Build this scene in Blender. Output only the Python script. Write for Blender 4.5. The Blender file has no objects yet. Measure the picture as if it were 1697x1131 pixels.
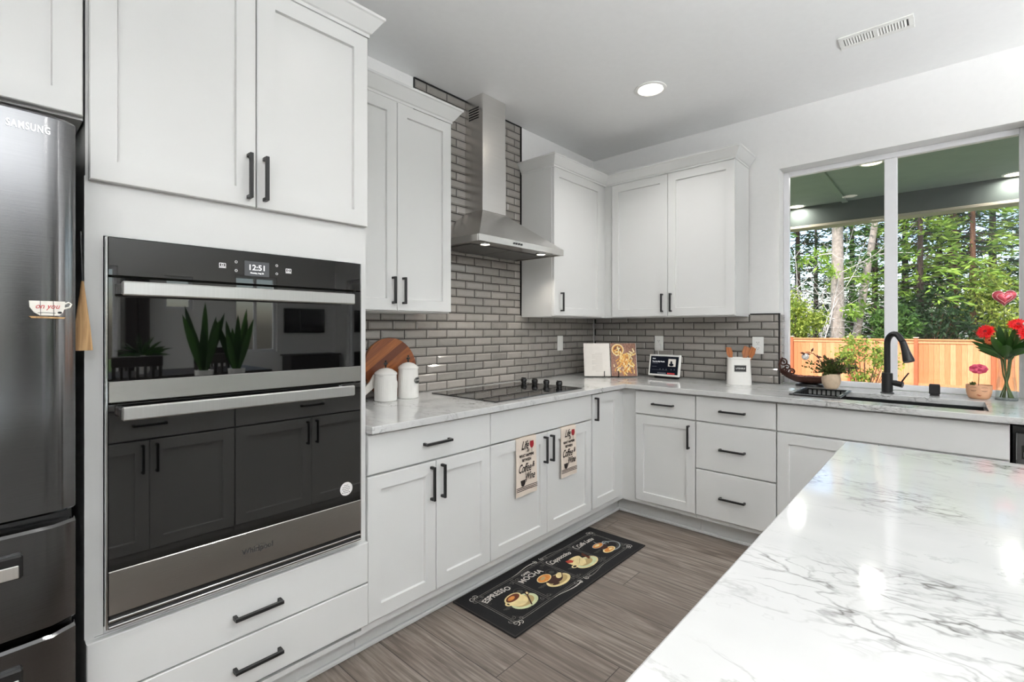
import bpy, bmesh, math, random
import numpy as np
from mathutils import Matrix, Vector
C = bpy.context.scene
COL = C.collection
PI = math.pi
rnd = random.Random(7)

# ------------------------------------------------------------------ camera, world, sun, exposure
cam_d = bpy.data.cameras.new('camera'); cam = bpy.data.objects.new('camera', cam_d); COL.objects.link(cam)
FPX = 801.2; YAW = math.radians(42.16)
cam_d.sensor_fit = 'HORIZONTAL'; cam_d.sensor_width = 36.0; cam_d.lens = 36.0 * FPX / 1697.0
cam_d.shift_y = -(565.5 - 544.4) / 1697.0
cam_d.clip_start = 0.02; cam_d.clip_end = 300
cam.location = (-3.633, -2.320, 1.291)
cam.rotation_euler = (PI / 2, 0, YAW - PI / 2)
C.camera = cam
C.view_settings.view_transform = 'Standard'; C.view_settings.look = 'None'
C.view_settings.exposure = 0.15; C.view_settings.gamma = 1.0; C.view_settings.use_curve_mapping = False
world = bpy.data.worlds.new('sky'); C.world = world; world.use_nodes = True
_n = world.node_tree.nodes; _sky = _n.new('ShaderNodeTexSky')
_sky.sky_type = 'NISHITA'; _sky.sun_disc = False; _sky.sun_elevation = math.radians(48); _sky.sun_rotation = math.radians(250)
_sky.air_density = 1.0; _sky.dust_density = 2.5; _sky.ozone_density = 1.0
world.node_tree.links.new(_sky.outputs[0], _n['Background'].inputs[0])
_n['Background'].inputs[1].default_value = 0.44
sun_d = bpy.data.lights.new('sun', 'SUN'); sun = bpy.data.objects.new('sun', sun_d); COL.objects.link(sun)
sun_d.energy = 5.0; sun_d.angle = math.radians(0.6); sun_d.color = (1.0, 0.95, 0.87)
sun.rotation_euler = Vector((0.62, -0.25, -0.74)).to_track_quat('-Z', 'Y').to_euler()
sun.location = (-20, 8, 25)
CAN_W = 2.5          # watts of one recessed ceiling lamp
FILL_W = 560.0          # watts of one added fill uplight
H = 2.757             # ceiling height

# ------------------------------------------------------------------ mesh builder
class MB:
    def __init__(self):
        self.v = []; self.f = []; self.mi = []; self.sm = []; self.mats = []; self.xf = None; self.m = None
    def mat(self, m):
        self.m = m
        if m not in self.mats: self.mats.append(m)
        return self
    def add(self, vs, fs, smooth=False):
        o = len(self.v)
        if self.xf is not None: vs = [self.xf @ Vector(p) for p in vs]
        self.v.extend([tuple(p) for p in vs]); self.f.extend([tuple(i + o for i in q) for q in fs])
        k = self.mats.index(self.m) if self.m in self.mats else 0
        self.mi.extend([k] * len(fs)); self.sm.extend([smooth] * len(fs)); return self
    def box(self, a, b, bev=0.0):
        x0, x1 = sorted((a[0], b[0])); y0, y1 = sorted((a[1], b[1])); z0, z1 = sorted((a[2], b[2]))
        bev = min(bev, (x1 - x0) * .45, (y1 - y0) * .45, (z1 - z0) * .45)
        if bev <= 0:
            vs = [(x, y, z) for x in (x0, x1) for y in (y0, y1) for z in (z0, z1)]
            return self.add(vs, [(0, 1, 3, 2), (4, 6, 7, 5), (0, 4, 5, 1), (2, 3, 7, 6), (0, 2, 6, 4), (1, 5, 7, 3)])
        vs = []; idx = {}
        for i, x in enumerate((x0, x1)):
            for j, y in enumerate((y0, y1)):
                for k, z in enumerate((z0, z1)):
                    dx = bev if i == 0 else -bev; dy = bev if j == 0 else -bev; dz = bev if k == 0 else -bev
                    idx[i, j, k] = len(vs)
                    vs += [(x, y + dy, z + dz), (x + dx, y, z + dz), (x + dx, y + dy, z)]
        I = lambda i, j, k, a: idx[i, j, k] + a
        fs = []
        for s in (0, 1):
            fs.append((I(s,0,0,0), I(s,1,0,0), I(s,1,1,0), I(s,0,1,0)))
            fs.append((I(0,s,0,1), I(1,s,0,1), I(1,s,1,1), I(0,s,1,1)))
            fs.append((I(0,0,s,2), I(1,0,s,2), I(1,1,s,2), I(0,1,s,2)))
            for t in (0, 1):
                fs.append((I(s,t,0,0), I(s,t,1,0), I(s,t,1,1), I(s,t,0,1)))
                fs.append((I(s,0,t,0), I(s,1,t,0), I(s,1,t,2), I(s,0,t,2)))
                fs.append((I(0,s,t,1), I(1,s,t,1), I(1,s,t,2), I(0,s,t,2)))
                for u in (0, 1): fs.append((I(s,t,u,0), I(s,t,u,1), I(s,t,u,2)))
        return self.add(vs, fs)
    def tube(self, pts, r, n=8, caps=True, closed=False, sq=None):
        pts = [Vector(p) for p in pts]; N = len(pts)
        rs = r if isinstance(r, (list, tuple)) else [r] * N
        vs = []; fs = []; up = None
        for i, p in enumerate(pts):
            if closed: t = pts[(i + 1) % N] - pts[i - 1]
            else: t = pts[min(i + 1, N - 1)] - pts[max(i - 1, 0)]
            t.normalize()
            if up is None:
                up = Vector((0, 0, 1)) if abs(t.z) < .9 else Vector((1, 0, 0))
            a = up - t * up.dot(t)
            if a.length < 1e-6: a = t.orthogonal()
            a.normalize(); up = a; b = t.cross(a)
            for k in range(n):
                th = 2 * PI * k / n + (PI / n if n == 4 else 0)
                vs.append(p + (a * math.cos(th) + b * math.sin(th)) * rs[i])
        M = N if closed else N - 1
        for i in range(M):
            j = (i + 1) % N
            for k in range(n): fs.append((i*n+k, i*n+(k+1)%n, j*n+(k+1)%n, j*n+k))
        if caps and not closed:
            fs.append(tuple(range(n))); fs.append(tuple((N-1)*n + k for k in range(n)))
        return self.add(vs, fs, n > 4)
    def cyl(self, p0, p1, r0, r1=None, n=20, caps=True):
        return self.tube([p0, p1], [r0, r0 if r1 is None else r1], n, caps)
    def lathe(self, prof, c=(0,0,0), n=32, rib=None, sx=1, sy=1):
        vs = []; fs = []
        for (r, z) in prof:
            for k in range(n):
                th = 2*PI*k/n; rr = r + (rib(th, z) if rib else 0)
                vs.append((c[0] + rr*math.cos(th)*sx, c[1] + rr*math.sin(th)*sy, c[2] + z))
        for i in range(len(prof)-1):
            for k in range(n): fs.append((i*n+k, i*n+(k+1)%n, (i+1)*n+(k+1)%n, (i+1)*n+k))
        if prof[0][0] > 1e-6: fs.append(tuple(range(n)))
        if prof[-1][0] > 1e-6: fs.append(tuple((len(prof)-1)*n+k for k in range(n)))
        return self.add(vs, fs, True)
    def ball(self, c, r, n=16, s=(1,1,1)):
        prof = [(max(r*math.sin(PI*i/(n//2)), 1e-5), -r*math.cos(PI*i/(n//2))) for i in range(n//2+1)]
        vs=[];fs=[]
        for (q,z) in prof:
            for k in range(n): vs.append((c[0]+q*math.cos(2*PI*k/n)*s[0], c[1]+q*math.sin(2*PI*k/n)*s[1], c[2]+z*s[2]))
        for i in range(len(prof)-1):
            for k in range(n): fs.append((i*n+k, i*n+(k+1)%n, (i+1)*n+(k+1)%n, (i+1)*n+k))
        return self.add(vs, fs, True)
    def prism(self, poly, z0, z1, smooth=False):          # polygon in local xy extruded along local z
        n = len(poly)
        vs = [(p[0], p[1], z0) for p in poly] + [(p[0], p[1], z1) for p in poly]
        fs = [tuple(range(n)), tuple(range(n, 2*n))] + [(i, (i+1)%n, n+(i+1)%n, n+i) for i in range(n)]
        return self.add(vs, fs, smooth)
    def flat(self, poly, h=0.0): return self.add([(p[0], p[1], h) for p in poly], [tuple(range(len(poly)))])
    def ell(self, cx, cy, rx, ry, h=0.0, rot=0.0, n=28, a0=0, a1=2*PI):
        full = abs(a1-a0-2*PI) < 1e-6; P=[]
        for k in range(n if full else n+1):
            t = a0+(a1-a0)*k/n; x=rx*math.cos(t); y=ry*math.sin(t)
            P.append((cx+x*math.cos(rot)-y*math.sin(rot), cy+x*math.sin(rot)+y*math.cos(rot)))
        return self.flat(P, h)
    def rib(self, pts, w, h=0.0):                          # flat ribbon in local xy
        N=len(pts); vs=[]; ws = w if isinstance(w,(list,tuple)) else [w]*N
        for i in range(N):
            a=Vector(pts[max(i-1,0)]); b=Vector(pts[min(i+1,N-1)]); t=(b-a)
            if t.length<1e-9: t=Vector((1,0))
            t.normalize(); p=Vector(pts[i]); nrm=Vector((-t.y,t.x))*ws[i]*.5
            vs += [(p.x+nrm.x,p.y+nrm.y,h),(p.x-nrm.x,p.y-nrm.y,h)]
        return self.add(vs,[(2*i,2*i+1,2*i+3,2*i+2) for i in range(N-1)])
    def rect(self, x0, y0, x1, y1, w, h=0.0):
        for a,b in (((x0,y0),(x1,y0)),((x1,y0),(x1,y1)),((x1,y1),(x0,y1)),((x0,y1),(x0,y0))): self.rib([a,b],w,h)
        return self
    def sheet(self, fn, nu, nv, th):                       # fn(u,v)->point ; thickened by th along the local normal
        P=[[Vector(fn(i/nu,j/nv)) for j in range(nv+1)] for i in range(nu+1)]
        vs=[];fs=[]
        off=[]
        for i in range(nu+1):
            for j in range(nv+1):
                du=P[min(i+1,nu)][j]-P[max(i-1,0)][j]; dv=P[i][min(j+1,nv)]-P[i][max(j-1,0)]
                nn=du.cross(dv); nn.normalize(); off.append(P[i][j]-nn*th); vs.append(P[i][j])
        K=len(vs); vs=vs+off; J=nv+1
        for i in range(nu):
            for j in range(nv):
                q=(i*J+j,(i+1)*J+j,(i+1)*J+j+1,i*J+j+1); fs.append(q); fs.append(tuple(K+k for k in reversed(q)))
        for i in range(nu):
            for j in (0,nv): a=i*J+j; b=(i+1)*J+j; fs.append((a,b,K+b,K+a))
        for j in range(nv):
            for i in (0,nu): a=i*J+j; b=i*J+j+1; fs.append((a,b,K+b,K+a))
        return self.add(vs,fs,True)
    def door(self, x0, x1, z0, z1, yf, th=.019, rail=.057, dep=.011, ch=.0025):
        def ring(i, y): return [(x0+i, y, z0+i), (x1-i, y, z0+i), (x1-i, y, z1-i), (x0+i, y, z1-i)]
        R = [ring(0, yf+th), ring(0, yf+ch), ring(ch, yf)]
        if rail: R += [ring(rail, yf), ring(rail+.0025, yf+dep)]
        vs = [p for r in R for p in r]; fs = [(3,2,1,0)]
        for i in range(len(R)-1):
            for k in range(4): fs.append((4*i+k, 4*i+(k+1)%4, 4*i+4+(k+1)%4, 4*i+4+k))
        e = 4*(len(R)-1); fs.append((e, e+1, e+2, e+3))
        return self.add(vs, fs)
    def mesh(self, name):
        me = bpy.data.meshes.new(name); bm = bmesh.new()
        vv = [bm.verts.new(p) for p in self.v]
        for q, k, s in zip(self.f, self.mi, self.sm):
            try: f = bm.faces.new([vv[i] for i in q])
            except ValueError: continue
            f.material_index = k; f.smooth = s
        bmesh.ops.recalc_face_normals(bm, faces=bm.faces)
        bm.to_mesh(me); bm.free()
        for m in self.mats: me.materials.append(m)
        if any(self.sm): me.set_sharp_from_angle(angle=math.radians(38))
        return me

def cells(xs, ys, fill, z0, z1, bev=0.0, axes='xyz', mats=None):
    """slab made of grid cells (with holes) as one clean mesh; axes says which world axes the grid axes are"""
    bm = bmesh.new(); V = {}
    def vert(i, j, k):
        if (i, j, k) not in V:
            d = {axes[0]: xs[i], axes[1]: ys[j], axes[2]: (z0, z1)[k]}
            V[i, j, k] = bm.verts.new((d['x'], d['y'], d['z']))
        return V[i, j, k]
    ok = lambda i, j: 0 <= i < len(xs)-1 and 0 <= j < len(ys)-1 and fill(i, j)
    for i in range(len(xs)-1):
        for j in range(len(ys)-1):
            if not ok(i, j): continue
            for k in (0, 1): bm.faces.new([vert(i,j,k), vert(i+1,j,k), vert(i+1,j+1,k), vert(i,j+1,k)])
            for (di, dj, a, b) in ((-1,0,(0,0),(0,1)), (1,0,(1,0),(1,1)), (0,-1,(0,0),(1,0)), (0,1,(0,1),(1,1))):
                if not ok(i+di, j+dj):
                    bm.faces.new([vert(i+a[0],j+a[1],0), vert(i+b[0],j+b[1],0), vert(i+b[0],j+b[1],1), vert(i+a[0],j+a[1],1)])
    bmesh.ops.recalc_face_normals(bm, faces=bm.faces)
    bmesh.ops.dissolve_limit(bm, angle_limit=.01, verts=bm.verts, edges=bm.edges)
    if bev:
        es = [e for e in bm.edges if len(e.link_faces) == 2 and e.calc_face_angle() > .5]
        bmesh.ops.bevel(bm, geom=es, offset=bev, segments=2, affect='EDGES', profile=.5)
    me = bpy.data.meshes.new('slab'); bm.to_mesh(me); bm.free(); return me

# ------------------------------------------------------------------ objects
def props(o, label, cat, group=None, kind=None):
    if label: o['label'] = label
    if cat: o['category'] = cat
    if group: o['group'] = group
    if kind: o['kind'] = kind
def link(name, me, parent=None, m=None):
    o = bpy.data.objects.new(name, me); COL.objects.link(o)
    if m is not None: me.materials.clear(); me.materials.append(m)
    if parent is not None: o.parent = parent
    return o
class Thing:
    def __init__(s, name, label, cat, loc=(0,0,0), rz=0.0, group=None, kind=None, rot=None):
        s.o = bpy.data.objects.new(name, None); COL.objects.link(s.o); s.o.empty_display_size = .05
        s.o.location = loc; s.o.rotation_euler = rot if rot else (0, 0, rz); props(s.o, label, cat, group, kind)
        s.M = Matrix.Translation(loc) @ (Matrix.Rotation(rz, 4, 'Z') if not rot else __import__('mathutils').Euler(rot).to_matrix().to_4x4())
        s.W = s.M.inverted()
    def part(s, name, mb, parent=None, label=None, world=False):
        me = mb.mesh(name) if isinstance(mb, MB) else mb
        if world: me.transform(s.W)
        o = link(name, me, parent or s.o)
        if label: o['label'] = label
        return o
def single(name, mb, label, cat, group=None, kind=None, loc=None):
    me = mb.mesh(name) if isinstance(mb, MB) else mb
    o = link(name, me)
    if loc: me.transform(Matrix.Translation(-Vector(loc))); o.location = loc
    props(o, label, cat, group, kind); return o
def struct(name, mb, m=None, parent=None):
    me = mb.mesh(name) if isinstance(mb, MB) else mb
    o = link(name, me, parent, m)
    if parent is None: o['kind'] = 'structure'
    return o
def copy_thing(root, loc, rz=None, label=None):
    r = root.copy(); COL.objects.link(r); r.location = loc
    if rz is not None: r.rotation_euler = (0, 0, rz)
    if label: r['label'] = label
    for ch in list(root.children):
        c = ch.copy(); COL.objects.link(c); c.parent = r
        for g in ch.children:
            d = g.copy(); COL.objects.link(d); d.parent = c
    return r
def text_mesh(body, size, m, shear=0.0, ext=.0004, sx=1.0, align='CENTER', bold=0.0, spacing=1.0):
    cu = bpy.data.curves.new('txt', 'FONT'); cu.body = body; cu.size = size; cu.extrude = ext; cu.align_x = align; cu.align_y = 'CENTER'
    cu.shear = shear; cu.offset = bold; cu.space_character = spacing; cu.resolution_u = 3
    ob = bpy.data.objects.new('txt', cu); COL.objects.link(ob)
    dg = bpy.context.evaluated_depsgraph_get(); me = bpy.data.meshes.new_from_object(ob.evaluated_get(dg))
    bpy.data.objects.remove(ob); bpy.data.curves.remove(cu)
    me.transform(Matrix.Diagonal((sx, 1, 1, 1))); me.materials.clear(); me.materials.append(m); return me
def merge(name, meshes):                                   # [(mesh, matrix)] -> one mesh keeping materials
    bm = bmesh.new(); mats = []
    for me, M in meshes:
        mp = []
        for m in me.materials:
            if m not in mats: mats.append(m)
            mp.append(mats.index(m))
        t = me.copy(); t.transform(M)
        n0 = len(bm.faces); bm.from_mesh(t); bm.faces.ensure_lookup_table()
        for f in bm.faces[n0:]: f.material_index = mp[f.material_index] if mp else 0
        bpy.data.meshes.remove(t)
    out = bpy.data.meshes.new(name); bm.to_mesh(out); bm.free()
    for m in mats: out.materials.append(m)
    return out
def frame(o, x, y):                                        # matrix whose columns are x, y, x^y and origin
    x = Vector(x).normalized(); y = Vector(y).normalized(); z = x.cross(y)
    return Matrix(((x.x, y.x, z.x, o[0]), (x.y, y.y, z.y, o[1]), (x.z, y.z, z.z, o[2]), (0, 0, 0, 1)))

# ------------------------------------------------------------------ materials
def lin(c): return tuple((v/255/12.92 if v/255 <= .04045 else ((v/255+.055)/1.055)**2.4) for v in c) + (1,)
class NT:
    def __init__(s, name):
        s.m = bpy.data.materials.new(name); s.m.use_nodes = True; s.t = s.m.node_tree; s.p = s.t.nodes['Principled BSDF']; s.out = s.t.nodes['Material Output']
    def n(s, kind, **kw):
        nd = s.t.nodes.new('ShaderNode' + kind)
        for k, v in kw.items():
            if k in nd.inputs: nd.inputs[k].default_value = v
            else: setattr(nd, k, v)
        return nd
    def l(s, a, b): s.t.links.new(a, b)
    def math(s, op, a, b=None, c=None):
        nd = s.n('Math', operation=op)
        for i, v in enumerate((a, b, c)):
            if v is None: continue
            if isinstance(v, (int, float)): nd.inputs[i].default_value = v
            else: s.l(v, nd.inputs[i])
        return nd.outputs[0]
    def ramp(s, fac, stops):
        r = s.n('ValToRGB'); e = r.color_ramp.elements
        while len(e) < len(stops): e.new(.5)
        for k, (p, c) in enumerate(stops): e[k].position = p; e[k].color = c
        s.l(fac, r.inputs[0]); return r.outputs[0]
    def mix(s, fac, a, b, blend='MIX'):
        nd = s.n('Mix', data_type='RGBA', blend_type=blend)
        for i, v in ((0, fac), (6, a), (7, b)):
            if isinstance(v, (int, float, tuple)): nd.inputs[i].default_value = v
            else: s.l(v, nd.inputs[i])
        return nd.outputs[2]
    def coord(s, scale=(1,1,1), kind='Object', rot=(0,0,0)):
        tc = s.n('TexCoord'); mp = s.n('Mapping'); mp.inputs['Scale'].default_value = scale; mp.inputs['Rotation'].default_value = rot
        s.l(tc.outputs[kind], mp.inputs[0]); return mp.outputs[0]
    def noise(s, vec, scale, detail=4, rough=.5, dist=0):
        nd = s.n('TexNoise'); nd.inputs['Scale'].default_value = scale; nd.inputs['Detail'].default_value = detail
        nd.inputs['Roughness'].default_value = rough; nd.inputs['Distortion'].default_value = dist
        s.l(vec, nd.inputs['Vector']); return nd.outputs[0]
    def bump(s, h, strength=.1, dist=.01):
        b = s.n('Bump'); b.inputs['Strength'].default_value = strength; b.inputs['Distance'].default_value = dist
        s.l(h, b.inputs['Height']); s.l(b.outputs[0], s.p.inputs['Normal'])
def P(name, col, rough=.5, metal=0.0, spec=.5, var=.03, vscale=30, bump=0.0, bscale=200, ior=None, coat=0.0, emit=None, es=0.0, trans=0.0):
    t = NT(name); p = t.p; c = lin(col)
    v = t.coord(); nz = t.noise(v, vscale, 3)
    k = 1-var; t.l(t.ramp(nz, [(.3, (c[0]*k, c[1]*k, c[2]*k, 1)), (.7, (min(c[0]*(1+var),1), min(c[1]*(1+var),1), min(c[2]*(1+var),1), 1))]), p.inputs['Base Color'])
    p.inputs['Roughness'].default_value = rough; p.inputs['Metallic'].default_value = metal
    p.inputs['Specular IOR Level'].default_value = spec; p.inputs['Coat Weight'].default_value = coat
    if ior: p.inputs['IOR'].default_value = ior
    if trans: p.inputs['Transmission Weight'].default_value = trans
    if bump: t.bump(t.noise(v, bscale, 3), bump, .002)
    if emit: p.inputs['Emission Color'].default_value = lin(emit); p.inputs['Emission Strength'].default_value = es
    return t.m
def emission(name, col, s):
    t = NT(name); e = t.n('Emission'); e.inputs[0].default_value = lin(col); e.inputs[1].default_value = s
    t.l(e.outputs[0], t.out.inputs[0]); return t.m
def pane(name, ior=1.45, tint=(1,1,1,1), cap=1.0):
    t = NT(name); tr = t.n('BsdfTransparent'); tr.inputs[0].default_value = tint; gl = t.n('BsdfGlossy'); gl.inputs['Roughness'].default_value = 0.0
    fr = t.n('Fresnel'); fr.inputs[0].default_value = ior; mx = t.n('MixShader')
    t.l(t.math('MINIMUM', fr.outputs[0], cap), mx.inputs[0]); t.l(tr.outputs[0], mx.inputs[1]); t.l(gl.outputs[0], mx.inputs[2]); t.l(mx.outputs[0], t.out.inputs[0]); return t.m
def brushed(name, col, rough, scale, strength=.12, aniso=0.0):
    t = NT(name); v = t.coord(scale); nz = t.noise(v, 1.0, 4, .6); c = lin(col)
    t.l(t.ramp(nz, [(.25, tuple(x*.88 for x in c[:3])+(1,)), (.75, c)]), t.p.inputs['Base Color'])
    t.p.inputs['Metallic'].default_value = 1.0; t.p.inputs['Roughness'].default_value = rough
    if aniso:
        t.p.inputs['Anisotropic'].default_value = aniso
        t.p.inputs['Anisotropic Rotation'].default_value = .25; tg = t.n('Tangent', direction_type='RADIAL', axis='Z'); t.l(tg.outputs[0], t.p.inputs['Tangent'])
    t.bump(nz, strength, .001); return t.m

M = {}
M['wall'] = P('wall_paint', (234,233,231), .7, var=.01, bump=.05, bscale=90)
M['ceil'] = P('ceiling_paint', (242,242,241), .45, var=.01, bump=.05, bscale=70)
M['cab'] = P('cabinet_white', (217,217,215), .35, var=.008, vscale=4)
M['cab_in'] = P('cabinet_inside', (200,180,150), .6)
M['toe'] = P('toe_kick_white', (206,206,204), .5, var=.02)
M['black'] = P('black_metal', (26,26,27), .38, spec=.5, var=.1)
M['blackgl'] = P('black_glass', (6,6,7), .02, ior=2.1, var=.0)
M['ckglass'] = P('cooktop_glass', (9,9,10), .03, ior=1.9, var=.0)
M['blackpl'] = P('black_plastic', (18,18,18), .35, var=.1)
M['ss'] = brushed('brushed_steel', (196,194,190), .27, (3, 3, 900), .06)
M['ss_fridge'] = brushed('fridge_steel', (128,128,129), .13, (6, 6, 700), .05, .9)
M['ss_hood'] = brushed('hood_steel', (226,224,221), .25, (3, 3, 700), .05, .4)
M['ss_bright'] = brushed('handle_steel', (226,226,224), .3, (900, 4, 4), .05)
M['chrome'] = P('polished_steel', (210,210,210), .12, 1.0, var=.01)
M['white'] = P('white_plastic', (238,237,233), .35, var=.01)
M['ceramic'] = P('white_ceramic', (236,234,229), .22, var=.015, coat=.3)
M['glass'] = pane('window_glass')
M['vinyl'] = P('white_vinyl', (236,236,238), .4, var=.01)
M['lamp'] = emission('lamp_lens', (255,246,230), 9.0)
M['porchlamp'] = emission('porch_lamp_lens', (255,240,200), 7.0)
M['hoodlamp'] = emission('hood_lamp_lens', (255,246,225), 9.0)

def quartz():
    t = NT('veined_quartz'); v = t.coord((1,.5,1), 'Object', (0,0,math.radians(-10)))
    def ridged(sc, dist, w, det=7, stretch=(1,1,1)):
        mp = t.n('Mapping'); mp.inputs['Scale'].default_value = stretch; t.l(v, mp.inputs[0])
        a = t.noise(mp.outputs[0], sc, det, .62, dist)
        d = t.math('ABSOLUTE', t.math('SUBTRACT', a, .5)); return t.math('SUBTRACT', 1.0, t.math('MINIMUM', t.math('DIVIDE', d, w), 1.0))
    big = t.noise(v, 3.2, 2); mask = t.ramp(big, [(.51,(0,0,0,1)),(.59,(1,1,1,1))])
    big2 = t.noise(v, 6.5, 2); mask2 = t.ramp(big2, [(.50,(0,0,0,1)),(.62,(1,1,1,1))])
    wn = t.n('TexNoise'); wn.inputs['Scale'].default_value = 7.0; wn.inputs['Detail'].default_value = 5; t.l(v, wn.inputs['Vector'])
    wv = t.n('VectorMath', operation='MULTIPLY_ADD'); wv.inputs[1].default_value = (.34, .34, .34); t.l(wn.outputs[1], wv.inputs[0]); t.l(v, wv.inputs[2])
    def crack(sc, w_):
        vo = t.n('TexVoronoi', feature='DISTANCE_TO_EDGE'); vo.inputs['Scale'].default_value = sc; t.l(wv.outputs[0], vo.inputs['Vector'])
        return t.math('SUBTRACT', 1.0, t.math('MINIMUM', t.math('DIVIDE', vo.outputs['Distance'], w_), 1.0))
    fade = t.ramp(t.noise(v, 22.0, 3), [(.34, (0,0,0,1)), (.62, (1,1,1,1))])
    v1 = t.math('MULTIPLY', t.math('MULTIPLY', t.math('MAXIMUM', crack(9.0, .045), t.math('MULTIPLY', crack(19.0, .07), .6)), mask), fade)
    v2 = t.math('MULTIPLY', ridged(9.5, .9, .022), mask2)
    v3 = t.math('MULTIPLY', ridged(2.4, .4, .004), .12)
    veins = t.math('MINIMUM', t.math('ADD', t.math('ADD', t.math('MULTIPLY', v1, .95), t.math('MULTIPLY', v2, .3)), v3), 1.0)
    cloud = t.ramp(t.noise(v, 5.0, 4), [(.3, lin((193,193,192))), (.7, lin((206,206,204)))])
    t.l(t.mix(veins, cloud, lin((104,101,98))), t.p.inputs['Base Color'])
    t.p.inputs['Roughness'].default_value = .07; t.p.inputs['IOR'].default_value = 1.56; return t.m
M['quartz'] = quartz()

def floor_mat():
    t = NT('wood_plank_floor'); tc = t.n('TexCoord'); sp = t.n('SeparateXYZ'); t.l(tc.outputs['Object'], sp.inputs[0])
    W, L = .178, 1.22
    col = t.math('FLOOR', t.math('DIVIDE', t.math('ADD', sp.outputs[0], .035), W))
    wn = t.n('TexWhiteNoise', noise_dimensions='1D'); t.l(col, wn.inputs['W'])
    yy = t.math('DIVIDE', t.math('ADD', sp.outputs[1], t.math('MULTIPLY', wn.outputs[0], L)), L)
    row = t.math('FLOOR', yy)
    cb = t.n('CombineXYZ'); t.l(col, cb.inputs[0]); t.l(row, cb.inputs[1])
    wid = t.n('TexWhiteNoise', noise_dimensions='2D'); t.l(cb.outputs[0], wid.inputs['Vector'])
    fx = t.math('FRACT', t.math('DIVIDE', t.math('ADD', sp.outputs[0], .035), W)); fy = t.math('FRACT', yy)
    ex = t.math('MINIMUM', fx, t.math('SUBTRACT', 1.0, fx)); ey = t.math('MINIMUM', fy, t.math('SUBTRACT', 1.0, fy))
    seam = t.math('MAXIMUM', t.math('LESS_THAN', ex, .0095), t.math('LESS_THAN', ey, .0014))
    off = t.n('CombineXYZ'); t.l(t.math('MULTIPLY', wid.outputs[0], 37.0), off.inputs[0]); t.l(t.math('MULTIPLY', wid.outputs[0], 91.0), off.inputs[1])
    va = t.n('VectorMath', operation='ADD'); t.l(tc.outputs['Object'], va.inputs[0]); t.l(off.outputs[0], va.inputs[1])
    mp = t.n('Mapping'); mp.inputs['Scale'].default_value = (11, 1.1, 1); t.l(va.outputs[0], mp.inputs[0])
    g1 = t.noise(mp.outputs[0], 1.6, 6, .6, 1.6)
    mp2 = t.n('Mapping'); mp2.inputs['Scale'].default_value = (90, 3.5, 1); t.l(va.outputs[0], mp2.inputs[0])
    g2 = t.noise(mp2.outputs[0], 1.0, 3)
    c1 = t.ramp(g1, [(.32, lin((104,93,85))), (.45, lin((142,130,121))), (.6, lin((168,157,147))), (.78, lin((120,109,100)))])
    c2 = t.mix(t.ramp(g2, [(.35,(.75,.75,.75,1)),(.65,(0,0,0,1))]), c1, lin((88,78,70)))
    tone = t.mix(t.ramp(wid.outputs[0], [(0,(.0,.0,.0,1)),(1,(.62,.62,.62,1))]), c2, lin((112,100,91)))
    t.l(t.mix(seam, tone, lin((62,55,50))), t.p.inputs['Base Color'])
    t.p.inputs['Roughness'].default_value = .38; t.bump(g2, .08, .002); return t.m
M['floor'] = floor_mat()

def tile_mat():
    t = NT('glazed_grey_tile'); g = t.n('NewGeometry')
    c = t.ramp(g.outputs['Random Per Island'], [(0, lin((142,138,133))), (.5, lin((154,149,143))), (1, lin((163,157,151)))])
    v = t.coord(); nz = t.noise(v, 40, 3)
    t.l(t.mix(.12, c, t.ramp(nz, [(.3, lin((128,124,119))), (.7, lin((170,165,159)))])), t.p.inputs['Base Color'])
    t.p.inputs['Roughness'].default_value = .12; t.p.inputs['Coat Weight'].default_value = .4; t.p.inputs['Coat Roughness'].default_value = .05
    t.bump(t.noise(v, 14, 2), .12, .004); return t.m
M['tile'] = tile_mat()
M['grout'] = P('dark_grout', (50,47,44), .85, var=.06, vscale=80)
def wood(name, stops, scale=(3, 40, 40), rough=.45, rot=(0,0,0)):
    t = NT(name); v = t.coord(scale, 'Object', rot); nz = t.noise(v, 1.0, 5, .55, 1.0)
    t.l(t.ramp(nz, [(p, lin(c)) for p, c in stops]), t.p.inputs['Base Color']); t.p.inputs['Roughness'].default_value = rough
    t.bump(nz, .06, .002); return t.m
def stripes_wood():
    t = NT('acacia_strips'); v = t.coord((1,1,1), 'Object', (0, math.radians(33), 0)); sp = t.n('SeparateXYZ'); t.l(v, sp.inputs[0])
    k = t.math('FLOOR', t.math('MULTIPLY', sp.outputs[2], 24.0)); wn = t.n('TexWhiteNoise', noise_dimensions='1D'); t.l(k, wn.inputs['W'])
    base = t.ramp(wn.outputs[0], [(0, lin((106,52,22))), (.35, lin((150,84,38))), (.65, lin((186,112,50))), (1, lin((128,68,32)))])
    mp = t.n('Mapping'); mp.inputs['Scale'].default_value = (6, 60, 90); t.l(v, mp.inputs[0])
    nz = t.noise(mp.outputs[0], 1.0, 5, .6, .6)
    t.l(t.mix(t.ramp(nz, [(.35,(.6,.6,.6,1)),(.7,(0,0,0,1))]), base, lin((92,44,18))), t.p.inputs['Base Color']); t.p.inputs['Roughness'].default_value = .38; return t.m
M['board'] = stripes_wood()
M['spoon'] = wood('beech_wood', [(.3,(150,84,40)),(.7,(190,118,62))], (60, 60, 6))
M['darkwood'] = wood('dark_wood', [(.3,(28,22,20)),(.7,(46,38,34))], (4, 40, 40))
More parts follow.
